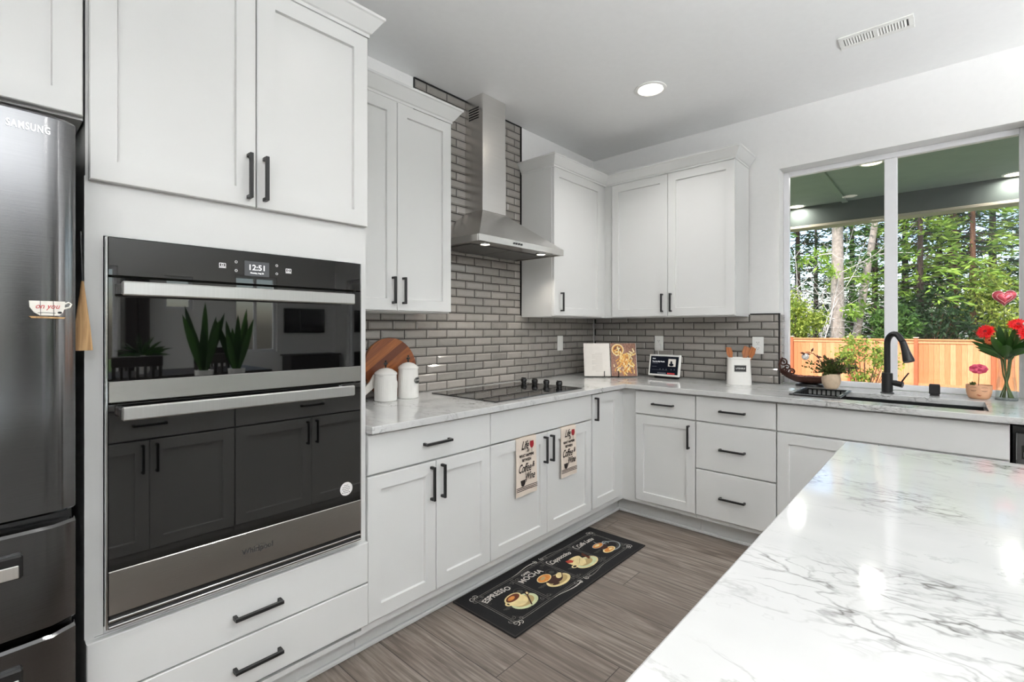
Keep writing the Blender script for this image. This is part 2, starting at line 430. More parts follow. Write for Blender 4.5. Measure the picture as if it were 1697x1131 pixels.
def leafm(name, a, b, rough=.5, sub=.0):
    t = NT(name); g = t.n('NewGeometry')
    t.l(t.ramp(g.outputs['Random Per Island'], [(0, lin(a)), (1, lin(b))]), t.p.inputs['Base Color'])
    t.p.inputs['Roughness'].default_value = rough
    tr = t.n('BsdfTranslucent'); t.l(t.p.inputs['Base Color'].links[0].from_socket, tr.inputs[0]); mx = t.n('MixShader'); mx.inputs[0].default_value = .35
    t.l(t.p.outputs[0], mx.inputs[1]); t.l(tr.outputs[0], mx.inputs[2]); t.l(mx.outputs[0], t.out.inputs[0]); return t.m

# ------------------------------------------------------------------ room shell
XL, XJ, YF, YJ = -5.3, 1.6, -9.0, -4.3       # left wall, jog wall, far wall, jog line
T = .16
mb = MB().mat(M['floor']); mb.box((XL-T, YF-T, -.06), (0+T, T, 0)); mb.box((0+T, YF-T, -.06), (XJ+T, YJ+T, 0)); struct('floor', mb)
mb = MB().mat(M['ceil']); mb.box((XL-T, YF-T, H), (T, T, H+.12)); mb.box((T, YF-T, H), (XJ+T, YJ+T, H+.12)); struct('ceiling', mb)
wall_back = struct('wall_back', MB().mat(M['wall']).box((XL-T, 0, 0), (T, T, H)))
struct('wall_left', MB().mat(M['wall']).box((XL-T, YF-T, 0), (XL, 0, H)))
# right wall with the window opening
WY0, WY1, WZ0, WZ1 = -2.632, -1.465, .884, 2.368
me = cells([YJ, WY0, WY1, 0], [0, WZ0, WZ1, H], lambda i, j: not (i == 1 and j == 1), 0, T, 0.0, 'yzx')
wall_right = struct('wall_right', me, M['wall'])
struct('wall_jog', MB().mat(M['wall']).box((T, YJ, 0), (XJ+T, YJ+T, H)))
# wall with a sliding patio door, seen mirrored in the oven
DY0, DY1 = -8.5, -5.6
struct('wall_side', cells([YF, DY0, DY1, YJ], [0, .02, 2.3, H], lambda i, j: not (i == 1 and j == 1), XJ, XJ+T, 0, 'yzx'), M['wall'])
FW = [(-2.62, -2.12, .3, 2.3), (-1.5, -1.07, 1.62, 2.2), (-.40, .38, .83, 2.3)]  # first opening is added out of view for a bright streak on the refrigerator
xs = [XL]; 
for a in FW: xs += [a[0], a[1]]
xs.append(XJ)
zs = [0, .3, .83, 1.62, 2.2, 2.3, H]
def fillfar(i, j):
    xm = (xs[i]+xs[i+1])/2; zm = (zs[j]+zs[j+1])/2
    return not any(a[0] < xm < a[1] and a[2] < zm < a[3] for a in FW)
struct('wall_far', cells(xs, zs, fillfar, YF-T, YF, 0, 'xzy'), M['wall'])

def window(name, axis, a0, a1, z0, z1, d0, d1, fr=.045, mull=None, glass_d=None, sill=0.0, mw=.06):
    """white framed window; axis is the wall direction, d0..d1 the depth range"""
    root = bpy.data.objects.new(name, None); COL.objects.link(root); root['kind'] = 'structure'
    mid = (d0+d1)/2; root.location = ((a0+a1)/2, mid, z0) if axis == 'x' else (mid, (a0+a1)/2, z0)
    W = Matrix.Translation(root.location).inverted()
    def bx(mb, p0, p1, q0, q1, e0, e1, bev=.003):
        if axis == 'x': mb.box((p0, e0, q0), (p1, e1, q1), bev)
        else: mb.box((e0, p0, q0), (e1, p1, q1), bev)
    mb = MB().mat(M['vinyl'])
    bx(mb, a0, a0+fr, z0, z1, d0, d1); bx(mb, a1-fr, a1, z0, z1, d0, d1); bx(mb, a0+fr, a1-fr, z1-fr, z1, d0, d1); bx(mb, a0+fr, a1-fr, z0, z0+fr, d0, d1)
    bars = sorted(mull or [])
    for c in bars: bx(mb, c-mw/2, c+mw/2, z0+fr, z1-fr, d0+.004, d1-.004)
    me = mb.mesh('window_frame'); me.transform(W); link('window_frame', me, root)
    g = glass_d or mid
    ed = [a0+fr] + [x for c in bars for x in (c-mw/2, c+mw/2)] + [a1-fr]
    for k in range(0, len(ed), 2):
        mb = MB().mat(M['glass'])
        if axis == 'x': mb.add([(ed[k], g, z0+fr), (ed[k+1], g, z0+fr), (ed[k+1], g, z1-fr), (ed[k], g, z1-fr)], [(0,1,2,3)])
        else: mb.add([(g, ed[k], z0+fr), (g, ed[k+1], z0+fr), (g, ed[k+1], z1-fr), (g, ed[k], z1-fr)], [(0,1,2,3)])
        me = mb.mesh('window_pane'); me.transform(W); link('window_pane', me, root)
    return root
w1 = window('window_1', 'y', WY0, WY1, .914, WZ1, .118, .158, .034, [-2.052], .142, mw=.064)
for k, a in enumerate(FW): window('window_%d' % (k+2), 'x', a[0], a[1], a[2], a[3], YF-.12, YF-.06, .05, [(a[0]+a[1])/2] if k != 1 else None, mw=.05)
window('door_1', 'y', DY0, DY1, .02, 2.3, XJ+.05, XJ+.12, .07, [(DY0+DY1)/2], mw=.1)
# baseboards behind the camera
struct('baseboard_left', MB().mat(M['vinyl']).box((XL, YF, 0), (XL+.014, -.02, .11), .003))
struct('baseboard_far', MB().mat(M['vinyl']).box((XL+.014, YF, 0), (XJ, YF+.014, .11), .003))

# ------------------------------------------------------------------ tiled backsplash (part of the walls)
TP, TH, G = .157, .0525, .0052
def tile_field(rects, plane, joint_even, name, parent):
    mb = MB().mat(M['tile'])
    def tile(a0, a1, b0, b1):
        if a1-a0 < .012 or b1-b0 < .012: return
        i = min(.0085, (a1-a0)*.3)
        def q(a, b, d): return (a, -d, b) if plane == 'A' else (-d, a, b)
        vs = [q(a0,b0,.002), q(a1,b0,.002), q(a1,b1,.002), q(a0,b1,.002), q(a0,b0,.0045), q(a1,b0,.0045), q(a1,b1,.0045), q(a0,b1,.0045),
              q(a0+i,b0+i,.0104), q(a1-i,b0+i,.0104), q(a1-i,b1-i,.0104), q(a0+i,b1-i,.0104)]
        fs = [(8,9,10,11)] + [(k,(k+1)%4,4+(k+1)%4,4+k) for k in range(4)] + [(4+k,4+(k+1)%4,8+(k+1)%4,8+k) for k in range(4)]
        mb.add(vs, fs)
    for (x0, x1, z0, z1) in rects:
        k0 = int((z0-.9145)/TH+.001); k = k0
        while .9145+k*TH < z1-.01:
            zb = .9145+k*TH; zt = min(zb+TH, z1)
            off = joint_even if k % 2 == 0 else joint_even+TP*.5
            n = math.floor((x0-off)/TP)
            a = off+n*TP
            while a < x1:
                tile(max(a, x0)+G/2, min(a+TP, x1)-G/2, max(zb, z0)+G/2, zt-G/2); a += TP
            k += 1
    o = link(name, mb.mesh(name), parent); o['label'] = 'glossy grey bevelled subway tiles'
    gm = MB().mat(M['grout'])
    for (x0, x1, z0, z1) in rects:
        if plane == 'A': gm.box((x0, -.0035, z0), (x1, 0, z1))
        else: gm.box((-.0035, x0, z0), (0, x1, z1))
    g = link('tile_grout', gm.mesh('tile_grout'), parent); g['label'] = 'dark grout lines'
tile_field([(-2.62, -.0095, .9145, 1.387), (-1.925, -.985, 1.387, H-.004)], 'A', -1.835, 'tile_backsplash', wall_back)
tile_field([(-1.4655, -.0095, .9145, 1.387)], 'B', -.963, 'tile_backsplash', wall_right)
mb = MB().mat(M['tile'])
for k in range(9):
    z = .9145+k*TH; mb.box((.003, WY1-.0075, z+.002), (.056, WY1, z+TH-.002), .003); mb.box((.060, WY1-.0075, z+.002), (.116, WY1, z+TH-.002), .003)
o = link('jamb_tile', mb.mesh('jamb_tile'), wall_right); o['label'] = 'glossy grey tiles turned into the window recess'
mb = MB().mat(M['black'])
mb.box((-.0105, WY1-.0085, .9145), (.002, WY1-.0005, 1.392)); mb.box((-.0105, -1.4735, 1.387), (0, -1.285, 1.393))
mb.box((-.982, -.0105, 1.38), (-.976, 0, H-.002)); mb.box((-1.930, -.0105, 1.39), (-1.924, 0, H-.002)); mb.box((-1.925, -.0105, H-.006), (-.98, 0, H-.001))
o = link('edge_trim', mb.mesh('edge_trim'), wall_back); o['label'] = 'black metal edge of the tiles'

# ------------------------------------------------------------------ cabinets
def pull(mb, c, axis, L, yf, pr=.03, s=.0055):
    """square bar pull; c = centre (x,z) on a front at depth yf (facing -y)"""
    x, z = c; mb.mat(M['black'])
    if axis == 'x':
        mb.box((x-L/2, yf-pr, z-s), (x+L/2, yf-pr+2*s, z+s), .0012)
        for e in (-1, 1): mb.box((x+e*(L/2-s)-s, yf-pr+2*s, z-s*1.1), (x+e*(L/2-s)+s, yf, z+s*1.1), .001)
    else:
        mb.box((x-s, yf-pr, z-L/2), (x+s, yf-pr+2*s, z+L/2), .0012)
        for e in (-1, 1): mb.box((x-s*1.1, yf-pr+2*s, z+e*(L/2-s)-s), (x+s*1.1, yf, z+e*(L/2-s)+s), .001)
    return mb
PL = .146
def carcass(x0, x1, z0, z1, yb, yf, toe=0.0, open_top=False, extra=None):
    mb = MB().mat(M['cab']); t = .018
    mb.box((x0, yb, z0), (x0+t, yf, z1)); mb.box((x1-t, yb, z0), (x1, yf, z1)); mb.box((x0+t, yb, z0), (x1-t, yf, z0+t)); mb.box((x0+t, yb-.006, z0+t), (x1-t, yb, z1))
    if not open_top: mb.box((x0+t, yb-.006, z1-t), (x1-t, yf, z1))
    mb.box((x0+t, yf, z0+t), (x1-t, yf+.019, z0+.05)); mb.box((x0+t, yf, z1-.04), (x1-t, yf+.019, z1-(t if not open_top else 0)))
    mb.box((x0+t, yf, z0+.05), (x0+.04, yf+.019, z1-.04)); mb.box((x1-.04, yf, z0+.05), (x1-t, yf+.019, z1-.04))
    for e in (extra or []): mb.box(*e)
    return mb
def cabinet(name, label, loc, rz, fronts, x0, x1, z0, z1, depth, front, toe=False, crown=None, group=None, open_top=False, cat='cabinet', mids=()):
    """fronts: dicts kind door/drawer/false_front, x0 x1 z0 z1, pull=(x,z,axis,L)"""
    th = .019; t = Thing(name, label, cat, loc, rz, group)
    yf = -(front-th-.001)
    ex = [((m[0], yf-.0006, m[2]+.0004), (m[1], yf+.018, m[3]-.0004)) for m in mids]
    t.part('carcass', carcass(x0, x1, z0, z1, -.012, yf, extra=ex, open_top=open_top))
    for f in fronts:
        mb = MB().mat(M['cab']).door(f['x0'], f['x1'], f['z0'], f['z1'], -front, th, f.get('rail', .057) if f['kind'] == 'door' else 0)
        o = t.part(f['kind'], mb)
        if f.get('pull'):
            px, pz, ax, L = f['pull']; t.part('handle', pull(MB(), (px, pz), ax, L, -front), o, 'matt black bar handle')
    if toe: t.part('toe_kick', MB().mat(M['toe']).box((x0-(.09 if toe < 0 else 0), -.565, 0), (x1+(.09 if toe == 2 else 0), -.55, z0)))
    if crown:
        t.part('crown_moulding', crown)
    return t
def crown_mb(path, z0=2.405, z1=2.482, pr=.048):
    """moulding along a polyline of (x,y) front line with outward normals by mitred offset; path open"""
    mb = MB().mat(M['cab']); prof = [(0, z0), (.004, z0), (.004, z0+.012), (.010, z0+.016), (pr-.006, z1-.014), (pr, z1-.010), (pr, z1), (0, z1)]
    n = len(path); vs = []; fs = []; K = len(prof)
    def nrm(a, b):
        d = Vector((b[0]-a[0], b[1]-a[1])).normalized(); return Vector((d.y, -d.x))
    for i, p in enumerate(path):
        if i == 0: off = nrm(path[0], path[1])
        elif i == n-1: off = nrm(path[-2], path[-1])
        else:
            a = nrm(path[i-1], p); b = nrm(p, path[i+1]); off = (a+b)/(1+a.dot(b))
        for (o, z) in prof: vs.append((p[0]+off.x*o, p[1]+off.y*o, z))
    for i in range(n-1):
        for k in range(K): fs.append((i*K+k, i*K+(k+1)%K, (i+1)*K+(k+1)%K, (i+1)*K+k))
    fs += [tuple(range(K)), tuple((n-1)*K+k for k in range(K))]
    return mb.add(vs, fs)
YA, YB, YT, YU = .660, .655, .665, .305       # front planes: base run A, base run B, tall unit, wall units
R90 = -PI/2
g = .0016
# --- base run along the back wall
def dr(x0, x1, z0, z1, p=None): return dict(kind='drawer', x0=x0+g, x1=x1-g, z0=z0, z1=z1, pull=p)
def ff(x0, x1, z0, z1): return dict(kind='false_front', x0=x0+g, x1=x1-g, z0=z0, z1=z1)
def do(x0, x1, z0, z1, p=None, rail=.057): return dict(kind='door', x0=x0+g, x1=x1-g, z0=z0, z1=z1, pull=p, rail=rail)
ZD0, ZD1, ZF0, ZF1 = .150, .714, .722, .876
def base(name, label, X0, X1, fronts, run='A', **k):
    if run == 'A':
        return cabinet(name, label, (X0, 0, 0), 0, fronts, 0, X1-X0, .112, .882, .6, YA, toe=k.pop('toe', 1), **k)
    return cabinet(name, label, (0, X0, 0), R90, fronts, 0, X0-X1, .112, .882, .6, YB, toe=k.pop('toe', 1), **k)
w = .670
base('base_cabinet', 'white base cabinet with one wide drawer over two doors, right beside the oven tower', -2.626, -1.956,
     [dr(0, w, ZF0, ZF1, (.335, .797, 'x', PL)), do(0, w/2, ZD0, ZD1, (w/2-.029, .622, 'z', PL)), do(w/2, w, ZD0, ZD1, (w/2+.029, .622, 'z', PL))],
     mids=[(.02, w-.02, .700, .735), (w/2-.02, w/2+.02, .15, .7)])
w = .897
base('base_cabinet', 'white base cabinet under the cooktop with a blank front and two towel-hung doors', -1.956, -1.059,
     [ff(0, w, ZF0, ZF1), do(0, w/2, ZD0, ZD1, (w/2-.029, .622, 'z', PL)), do(w/2, w, ZD0, ZD1, (w/2+.029, .622, 'z', PL))],
     mids=[(.02, w-.02, .690, .700), (w/2-.02, w/2+.02, .15, .7)])
w = .404
base('base_cabinet', 'narrow full-height white door cabinet in the inner corner right of the towels', -1.059, -.655,
     [do(.012, .340, .152, .873, (.040, .781, 'z', PL))], toe=2, mids=[(.30, .4235, .112, .882)])
# --- base run under the window wall (local x runs towards the camera side)
def Lb(y, y0): return y0-y
y0 = -.657
base('base_cabinet', 'white base cabinet with one small drawer over a single door, beside the inner corner', y0, -1.153,
     [dr(Lb(-.745, y0), .496, .722, .870, (Lb(-.945, y0), .795, 'x', PL)), do(Lb(-.745, y0), .496, .140, .713, (Lb(-1.113, y0), .612, 'z', PL))], run='B', toe=-1,
     mids=[(-.0165, .09, .112, .882), (.09, .48, .700, .735)])
y0 = -1.155
base('base_cabinet', 'white base cabinet with a stack of three plain drawers', y0, -1.605,
     [dr(0, .450, .722, .872, (.218, .795, 'x', PL)), dr(0, .450, .430, .713, (.218, .566, 'x', PL)), dr(0, .450, .140, .422, (.218, .276, 'x', PL))], run='B',
     mids=[(.03, .43, .705, .73), (.03, .43, .415, .437)])
y0 = -1.607; w = .906
base('sink_cabinet', 'white sink base cabinet with a long blank front under the window', y0, -2.513,
     [ff(0, w, .722, .874), do(0, w/2, .140, .713, (w/2-.029, .62, 'z', PL)), do(w/2, w, .140, .713, (w/2+.029, .62, 'z', PL))], run='B', open_top=True,
     mids=[(.03, w-.03, .700, .735), (w/2-.02, w/2+.02, .14, .7)])
struct('trim_1', MB().mat(M['toe']).box((-3.44, -.582, 0), (-.55, -.565, .018), .004))
struct('trim_2', MB().mat(M['toe']).box((-.582, -2.51, 0), (-.565, -.582, .018), .004))
# --- dishwasher
t = Thing('dishwasher', 'dark stainless dishwasher at the right end of the sink counter', 'dishwasher', (0, -2.516, 0), R90)
t.part('body', MB().mat(M['blackpl']).box((.004, -.625, .10), (.598, -.02, .872), .003))
t.part('door', MB().mat(M['ss_fridge']).box((.014, -.655, .11), (.590, -.627, .845), .004))
mb = MB().mat(M['blackpl']).box((.030, -.658, .735), (.574, -.6555, .792), .0008); t.part('handle_recess', mb)
mb = MB().mat(M['ss_bright']).box((.036, -.672, .742), (.568, -.658, .768), .003); t.part('handle', mb, label='pale steel pocket handle')
t.part('toe_kick', MB().mat(M['blackpl']).box((.01, -.57, 0), (.59, -.55, .10)))
# --- wall cabinets
zb, zt, fz0, fz1 = 1.372, 2.412, 1.378, 2.404
x0 = -2.594
cabinet('wall_cabinet', 'tall white two-door wall cabinet between the oven tower and the steel hood', (x0, 0, 0), 0,
        [do(0, .346, fz0, fz1, (.346-.027, 1.477, 'z', .132)), do(.346, .694, fz0, fz1, (.346+.033, 1.477, 'z', .132))], 0, .694, zb, zt, .3, YU,
        crown=crown_mb([(0, -YU), (.694, -YU), (.694, -.012)]), mids=[(.33, .36, 1.42, 2.36)])
x0 = -.980
cabinet('wall_cabinet', 'white single-door wall cabinet right of the hood, filling the corner', (x0, 0, 0), 0,
        [do(.004, .622, fz0, fz1, (.081, 1.475, 'z', .132))], 0, .980-.012, zb, zt, .3, YU,
        crown=crown_mb([(0, -.012), (0, -YU), (.980-YU, -YU)]), mids=[(.60, .6945, 1.372, 2.412)])
y0 = -.307
cabinet('wall_cabinet', 'white two-door wall cabinet beside the window', (0, y0, 0), R90,
        [do(.051, .508, fz0, fz1, (.508-.038, 1.475, 'z', .132)), do(.508, .970, fz0, fz1, (.508+.027, 1.475, 'z', .132))], 0, .970, zb, zt, .3, YU,
        crown=crown_mb([(-.002, -YU), (.970, -YU), (.970, -.012)]), mids=[(.49, .53, 1.42, 2.36), (-.0215, .07, 1.372, 2.412)])
# --- oven tower and the cupboard over the refrigerator
x0, w = -3.445, .817
t = Thing('oven_tower', 'tall white oven cabinet with two upper doors and two low drawers', 'cabinet', (x0, 0, 0))
mb = MB().mat(M['cab']); yb = -(YT-.020)
for a, b in (((0, -.012, .112), (.018, yb, 2.412)), ((w-.018, -.012, .112), (w, yb, 2.412)), ((.018, -.012, .14), (w-.018, -.02, 2.4)), ((.018, -.02, 2.394), (w-.018, yb, 2.412)),
             ((.018, -.02, 1.56), (w-.018, yb, 1.578)), ((.018, -.02, .455), (w-.018, yb, .473)), ((.018, -.02, .112), (w-.018, yb, .130)),
             ((-.002, yb, 1.5385), (w, yb-.0008, 1.69)), ((-.002, yb, .475), (.036, yb-.0008, 1.5385)), ((w-.036, yb, .475), (w, yb-.0008, 1.5385)), ((0.018, yb+.019, .29), (w-.018, yb, .34)), ((.0365, yb, .475), (w-.0365, yb-.0008, .494))): mb.box(a, b)
t.part('carcass', mb)
for (a, b, pz) in ((.004, .414, .414-.024), (.414, w, .414+.024)):
    o = t.part('door', MB().mat(M['cab']).door(a+g, b-g, 1.680, 2.404, -YT)); t.part('handle', pull(MB(), (pz, 1.774), 'z', .142, -YT), o, 'matt black bar handle')
for (z0, z1, pz) in ((.317, .470, .388), (.152, .311, .224)):
    o = t.part('drawer', MB().mat(M['cab']).door(0, w, z0, z1, -YT, rail=0)); t.part('handle', pull(MB(), (.417, pz), 'x', .146, -YT), o, 'matt black bar handle')
t.part('crown_moulding', crown_mb([(0.0, -YT), (w, -YT), (w, -.012)]))
t.part('toe_kick', MB().mat(M['toe']).box((0, -.565, 0), (w, -.55, .112)))
x0 = -4.46; w = 1.010
cabinet('wall_cabinet', 'deep white cupboard above the refrigerator', (x0, 0, 0), 0,
        [do(0, w/2, 1.838, 2.404), do(w/2, w, 1.838, 2.404)], 0, w, 1.832, 2.412, .63, YT, crown=crown_mb([(0, -YT), (w, -YT)]))
single('side_panel', MB().mat(M['cab']).box((-4.482, -.66, 0), (-4.462, -.002, 2.412), .002), 'plain white end panel left of the refrigerator', 'panel', loc=(-4.472, -.33, 0))

# ------------------------------------------------------------------ countertop + island
me = cells([-2.6255, -.690, -.552, -.170, -.0005, .117], [-3.15, WY0+.001, -2.452, -1.655, WY1-.009, -.690, -.0005],
           lambda i, j: (j == 5) * (i < 4) or (j < 5 and 1 <= i <= 3 and not (i == 2 and j == 2)), .8845, .914, .003)
me.materials.append(M['quartz'])
sl = cells([.0002, .1175], [WY0+.001, WY1-.009], lambda i, j: True, .8845, .914, 0.0); sl.materials.append(M['quartz']); sl.transform(Matrix.Translation(-w1.location)); link('window_sill', sl, w1)
ct = single('countertop', me, 'white quartz worktop with grey veins running round the corner to the window', 'countertop')
me = cells([-3.48, -1.690], [-3.25, -2.062], lambda i, j: True, .884, .914, .003); me.materials.append(M['quartz'])
single('island_countertop', me, 'large white veined quartz slab of the island in the foreground', 'countertop')
# island cabinets (their fronts show in the oven glass); they face the back wall, local front = +y
for lab, xa, xb in (('white island cabinet with two doors at the far end of the island', -1.735, -2.636), ('white island cabinet with two doors at the near end of the island', -2.638, -3.44)):
    w = xa-xb
    t = Thing('island_cabinet', lab, 'cabinet', (xa, -2.74, 0), PI)
    t.part('carcass', carcass(0, w, .112, .882, 0, -.62))
    o = t.part('drawer', MB().mat(M['cab']).door(g, w-g, .722, .876, -.641, rail=0)); t.part('handle', pull(MB(), (w/2, .797), 'x', PL, -.641), o)
    for (a, b, px) in ((g, w/2-g, w/2-.03), (w/2+g, w-g, w/2+.03)):
        o = t.part('door', MB().mat(M['cab']).door(a, b, .15, .714, -.641)); t.part('handle', pull(MB(), (px, .622), 'z', PL, -.641), o)
    t.part('toe_kick', MB().mat(M['toe']).box((0, -.56, 0), (w, -.545, .112)))
    t.part('back_panel', MB().mat(M['cab']).box((0, .002, 0), (w, .02, .882)))

# ------------------------------------------------------------------ refrigerator
FX0, FX1 = -4.386, -3.476
t = Thing('refrigerator', 'brushed steel french-door refrigerator at the left edge', 'refrigerator', ((FX0+FX1)/2, 0, 0))
hw = (FX1-FX0)/2
t.part('body', MB().mat(M['blackpl']).box((-hw+.004, -.735, .02), (hw-.004, -.03, 1.775), .004))
def fridge_front(xa, xb, z0, z1, hollow=None):
    """gently bowed steel front with rounded side edges; xa..xb in local x"""
    mb = MB().mat(M['ss_fridge']); n = 22; yb = -.742; prof = []
    for i in range(n+1):
        s = i/n; x = xa+(xb-xa)*s; xx = x/hw
        y = -.806+.022*xx*xx
        e = min(s, 1-s)*(xb-xa)
        if e < .045: y += .020*(1-e/.045)**2.2
        prof.append((x, y))
    poly = prof+[(xb, yb), (xa, yb)]
    c = .006
    inner = [(x+(c*.6 if x < (xa+xb)/2 else -c*.6)*(1 if i in (0, n) else 0), y+c if i <= n else y) for i, (x, y) in enumerate(poly)]
    N = len(poly); vs = []
    for P_, z in ((inner, z0), (poly, z0+c), (poly, z1-c), (inner, z1)): vs += [(p[0], p[1], z) for p in P_]
    fs = [tuple(range(N)), tuple(range(3*N, 4*N))]
    for k in range(3): fs += [(k*N+i, k*N+(i+1) % N, (k+1)*N+(i+1) % N, (k+1)*N+i) for i in range(N)]
    return mb.add(vs, fs, True)
fd = []
for xa, xb in ((-hw, -.003), (.003, hw)):
    fd.append(t.part('door', fridge_front(xa, xb, .862, 1.781)))
M['letter'] = P('lettering_silver', (222,222,222), .25, 1.0, var=.01)
tm = text_mesh('SAMSUNG', .0225, M['letter'], sx=.62, ext=.0006, bold=.0004, spacing=1.18)
lx = -3.557-(FX0+FX1)/2
tm.transform(frame((lx, -.7922, 1.742), (1, .082, 0), (0, 0, 1)))
o = link('lettering', tm, fd[1]); o['label'] = 'raised silver brand lettering'
for (z0, z1, hz) in ((.600, .836, .766), (.075, .584, .515)):
    o = t.part('drawer', fridge_front(-hw, hw, z0, z1))
    hx = .36
    t.part('handle_recess', MB().mat(M['blackpl']).box((-hx, -.8068, hz-.026), (hx+.005, -.780, hz+.026), .004), o, 'black recessed grip')
    t.part('handle', MB().mat(M['ss_bright']).box((-hx+.006, -.8125, hz-.022), (hx-.002, -.8085, hz+.006), .0015), o, 'pale steel grip lip')
t.part('kick_grille', MB().mat(M['blackpl']).box((-hw+.01, -.72, 0), (hw-.01, -.70, .07)))
# wooden cup-shaped magnet on the fridge door
M['paperw'] = P('magnet_white', (235,231,222), .5)
M['red'] = P('red_ink', (196,60,62), .5)
M['tan'] = wood('straw_fibre', [(.3,(150,112,72)),(.7,(205,168,120))], (90, 90, 6), .8)
mt = Thing('cup_magnet', 'small white coffee-cup magnet with red script on the steel refrigerator door', 'magnet', (-3.523, -.7902, 1.335))
mb = MB().mat(M['paperw']); mb.xf = frame((0, 0, 0), (1, .088, 0), (0, 0, 1))
cup = [(-.034, .018), (-.033, .004), (-.026, -.008), (-.016, -.015), (.016, -.015), (.022, -.008), (.025, .004), (.026, .018)]
mb.prism(cup, .0005, .005); mt.part('cup', mb)
mb = MB().mat(M['paperw']); mb.xf = frame((0, 0, 0), (1, .088, 0), (0, 0, 1))
mb.tube([(.024, .012, .003), (.032, .016, .003), (.037, .012, .003), (.034, .005, .003), (.023, .001, .003)], .0022, 6); mt.part('cup_handle', mb)
mb = MB().mat(M['tan']); mb.xf = frame((0, 0, 0), (1, .088, 0), (0, 0, 1))
mb.prism([(-.034, -.0165), (.026, -.0185), (.024, -.022), (-.030, -.021)], .0005, .0065); mt.part('saucer', mb, label='tan wooden saucer edge')
tm = text_mesh('on you', .017, M['red'], shear=.3, sx=.85); tm.transform(frame((-.004, -.0057, .006), (1, .088, 0), (0, 0, 1))); mt.part('script', tm)
mb = MB().mat(M['black']); mb.xf = frame((0, -.0057, 0), (1, .088, 0), (0, 0, 1))
for u in (-.016, .006): mb.rib([(u, .018), (u+.001, -.015)], .0009)
mb.rib([(-.02, -.009), (-.01, -.008), (.01, -.0095)], .001); mb.ell(.017, -.008, .004, .0025); mt.part('ink_lines', mb)
# straw hand broom hung on the side of the fridge
bt = Thing('hand_broom', 'tan straw whisk broom hanging in the gap beside the refrigerator', 'broom', (-3.456, -.700, 1.235))
mb = MB().mat(M['tan']); vs = []; fs = []
rows = [(0, .058), (.05, .046), (.10, .030), (.15, .014), (.175, .008)]
for (z, hwid) in rows:
    for k in range(10): vs.append((hwid*.36*math.sin(2*PI*k/10)-.0005, .006*math.cos(2*PI*k/10)*(1.6-z*4), z))
for i in range(len(rows)-1):
    for k in range(10): fs.append((i*10+k, i*10+(k+1) % 10, (i+1)*10+(k+1) % 10, (i+1)*10+k))
fs += [tuple(range(10)), tuple(40+k for k in range(10))]
mb.add(vs, fs, True); bt.part('bristles', mb)
mb = MB().mat(M['black']).tube([(0, 0, .17), (-.002, 0, .22), (-.004, 0, .30)], .0022, 6); bt.part('cord', mb, label='black hanging cord')

# ------------------------------------------------------------------ double wall oven
OX0, OX1, OY = -3.404, -2.669, -.680
t = Thing('wall_oven', 'black glass and stainless double wall oven built into the white tower', 'oven', ((OX0+OX1)/2, 0, .4955))
ox0, ox1 = OX0-(OX0+OX1)/2, OX1-(OX0+OX1)/2
Z = lambda z: z-.4955
t.part('body', MB().mat(M['blackpl']).box((ox0+.012, -.652, Z(.512)), (ox1-.012, -.08, Z(1.525))))
cp = t.part('control_panel', MB().mat(M['blackgl']).box((ox0, OY, Z(1.431)), (ox1, -.653, Z(1.533)), .0015), label='glossy black control panel')
M['screen'] = emission('oven_screen', (128,130,132), .55); M['screen_w'] = emission('screen_white', (255,255,255), 1.1)
cx = (OX0+OX1)/2
P0 = lambda x, z: (x-cx, OY-.0008, Z(z))
mb = MB().mat(M['screen']).box((-3.072-cx, OY-.0008, Z(1.4565)), (-2.998-cx, OY-.0001, Z(1.5035))); dsp = t.part('display', mb, cp, 'lit grey clock screen')
ms = [(text_mesh('12:51', .0245, M['screen_w'], bold=.0004), frame((-3.035-cx, OY-.0012, Z(1.483)), (1,0,0), (0,0,1))),
      (text_mesh('Monday, Aug 26', .0062, M['screen_w'], bold=.0002), frame((-3.035-cx, OY-.0012, Z(1.4665)), (1,0,0), (0,0,1)))]
link('clock_digits', merge('clock_digits', ms), dsp)
def icon(x, z, s):
    mb = MB().mat(M['screen_w']); mb.xf = frame((x-cx, OY-.0006, Z(z)), (1,0,0), (0,0,1)); mb.rect(-s, -s*.6, s, s*.6, s*.16); mb.rect(-s*.35, -s*.3, s*.35, s*.3, s*.14); mb.rib([(-s*1.15, -s*.95), (s*1.15, -s*.95)], s*.2); t.part('touch_icon', mb, cp, 'small white touch symbol')
icon(-3.134, 1.484, .0085); icon(-2.936, 1.484, .0085)
for (x, z) in ((-3.096, 1.497), (-3.096, 1.470), (-2.974, 1.497), (-2.974, 1.470)):
    mb = MB().mat(M['screen_w']); mb.xf = frame((x-cx, OY-.0006, Z(z)), (1,0,0), (0,0,1)); mb.rib([(.0035*math.cos(k*PI/4), .0035*math.sin(k*PI/4)) for k in range(9)], .001); t.part('touch_icon', mb, cp, 'small white touch symbol')
def oven_door(z0, zs, z1, hz0, hz1):
    d = t.part('oven_door', MB().mat(M['blackgl']).box((ox0, OY, Z(zs)), (ox1, -.655, Z(z1)), .0012), label='black glass oven door')
    t.part('door_band', MB().mat(M['ss']).box((ox0, OY-.0015, Z(z0)), (ox1, -.655, Z(zs)-.0004), .002), d, 'brushed steel band')
    mb = MB().mat(M['ss_bright']); mb.box((-3.383-cx, -.7345, Z(hz0)), (-2.7215-cx, -.722, Z(hz1)), .0035); h = t.part('handle', mb, d, 'wide flat steel handle')
    for x in (-3.375, -2.730): t.part('handle_mount', MB().mat(M['chrome']).box((x-.008-cx, -.7215, Z(hz0)+.006), (x+.008-cx, OY-.0002, Z(hz1)-.006), .002), d)
    return d
d1 = oven_door(1.093, 1.150, 1.4265, 1.377, 1.4145)
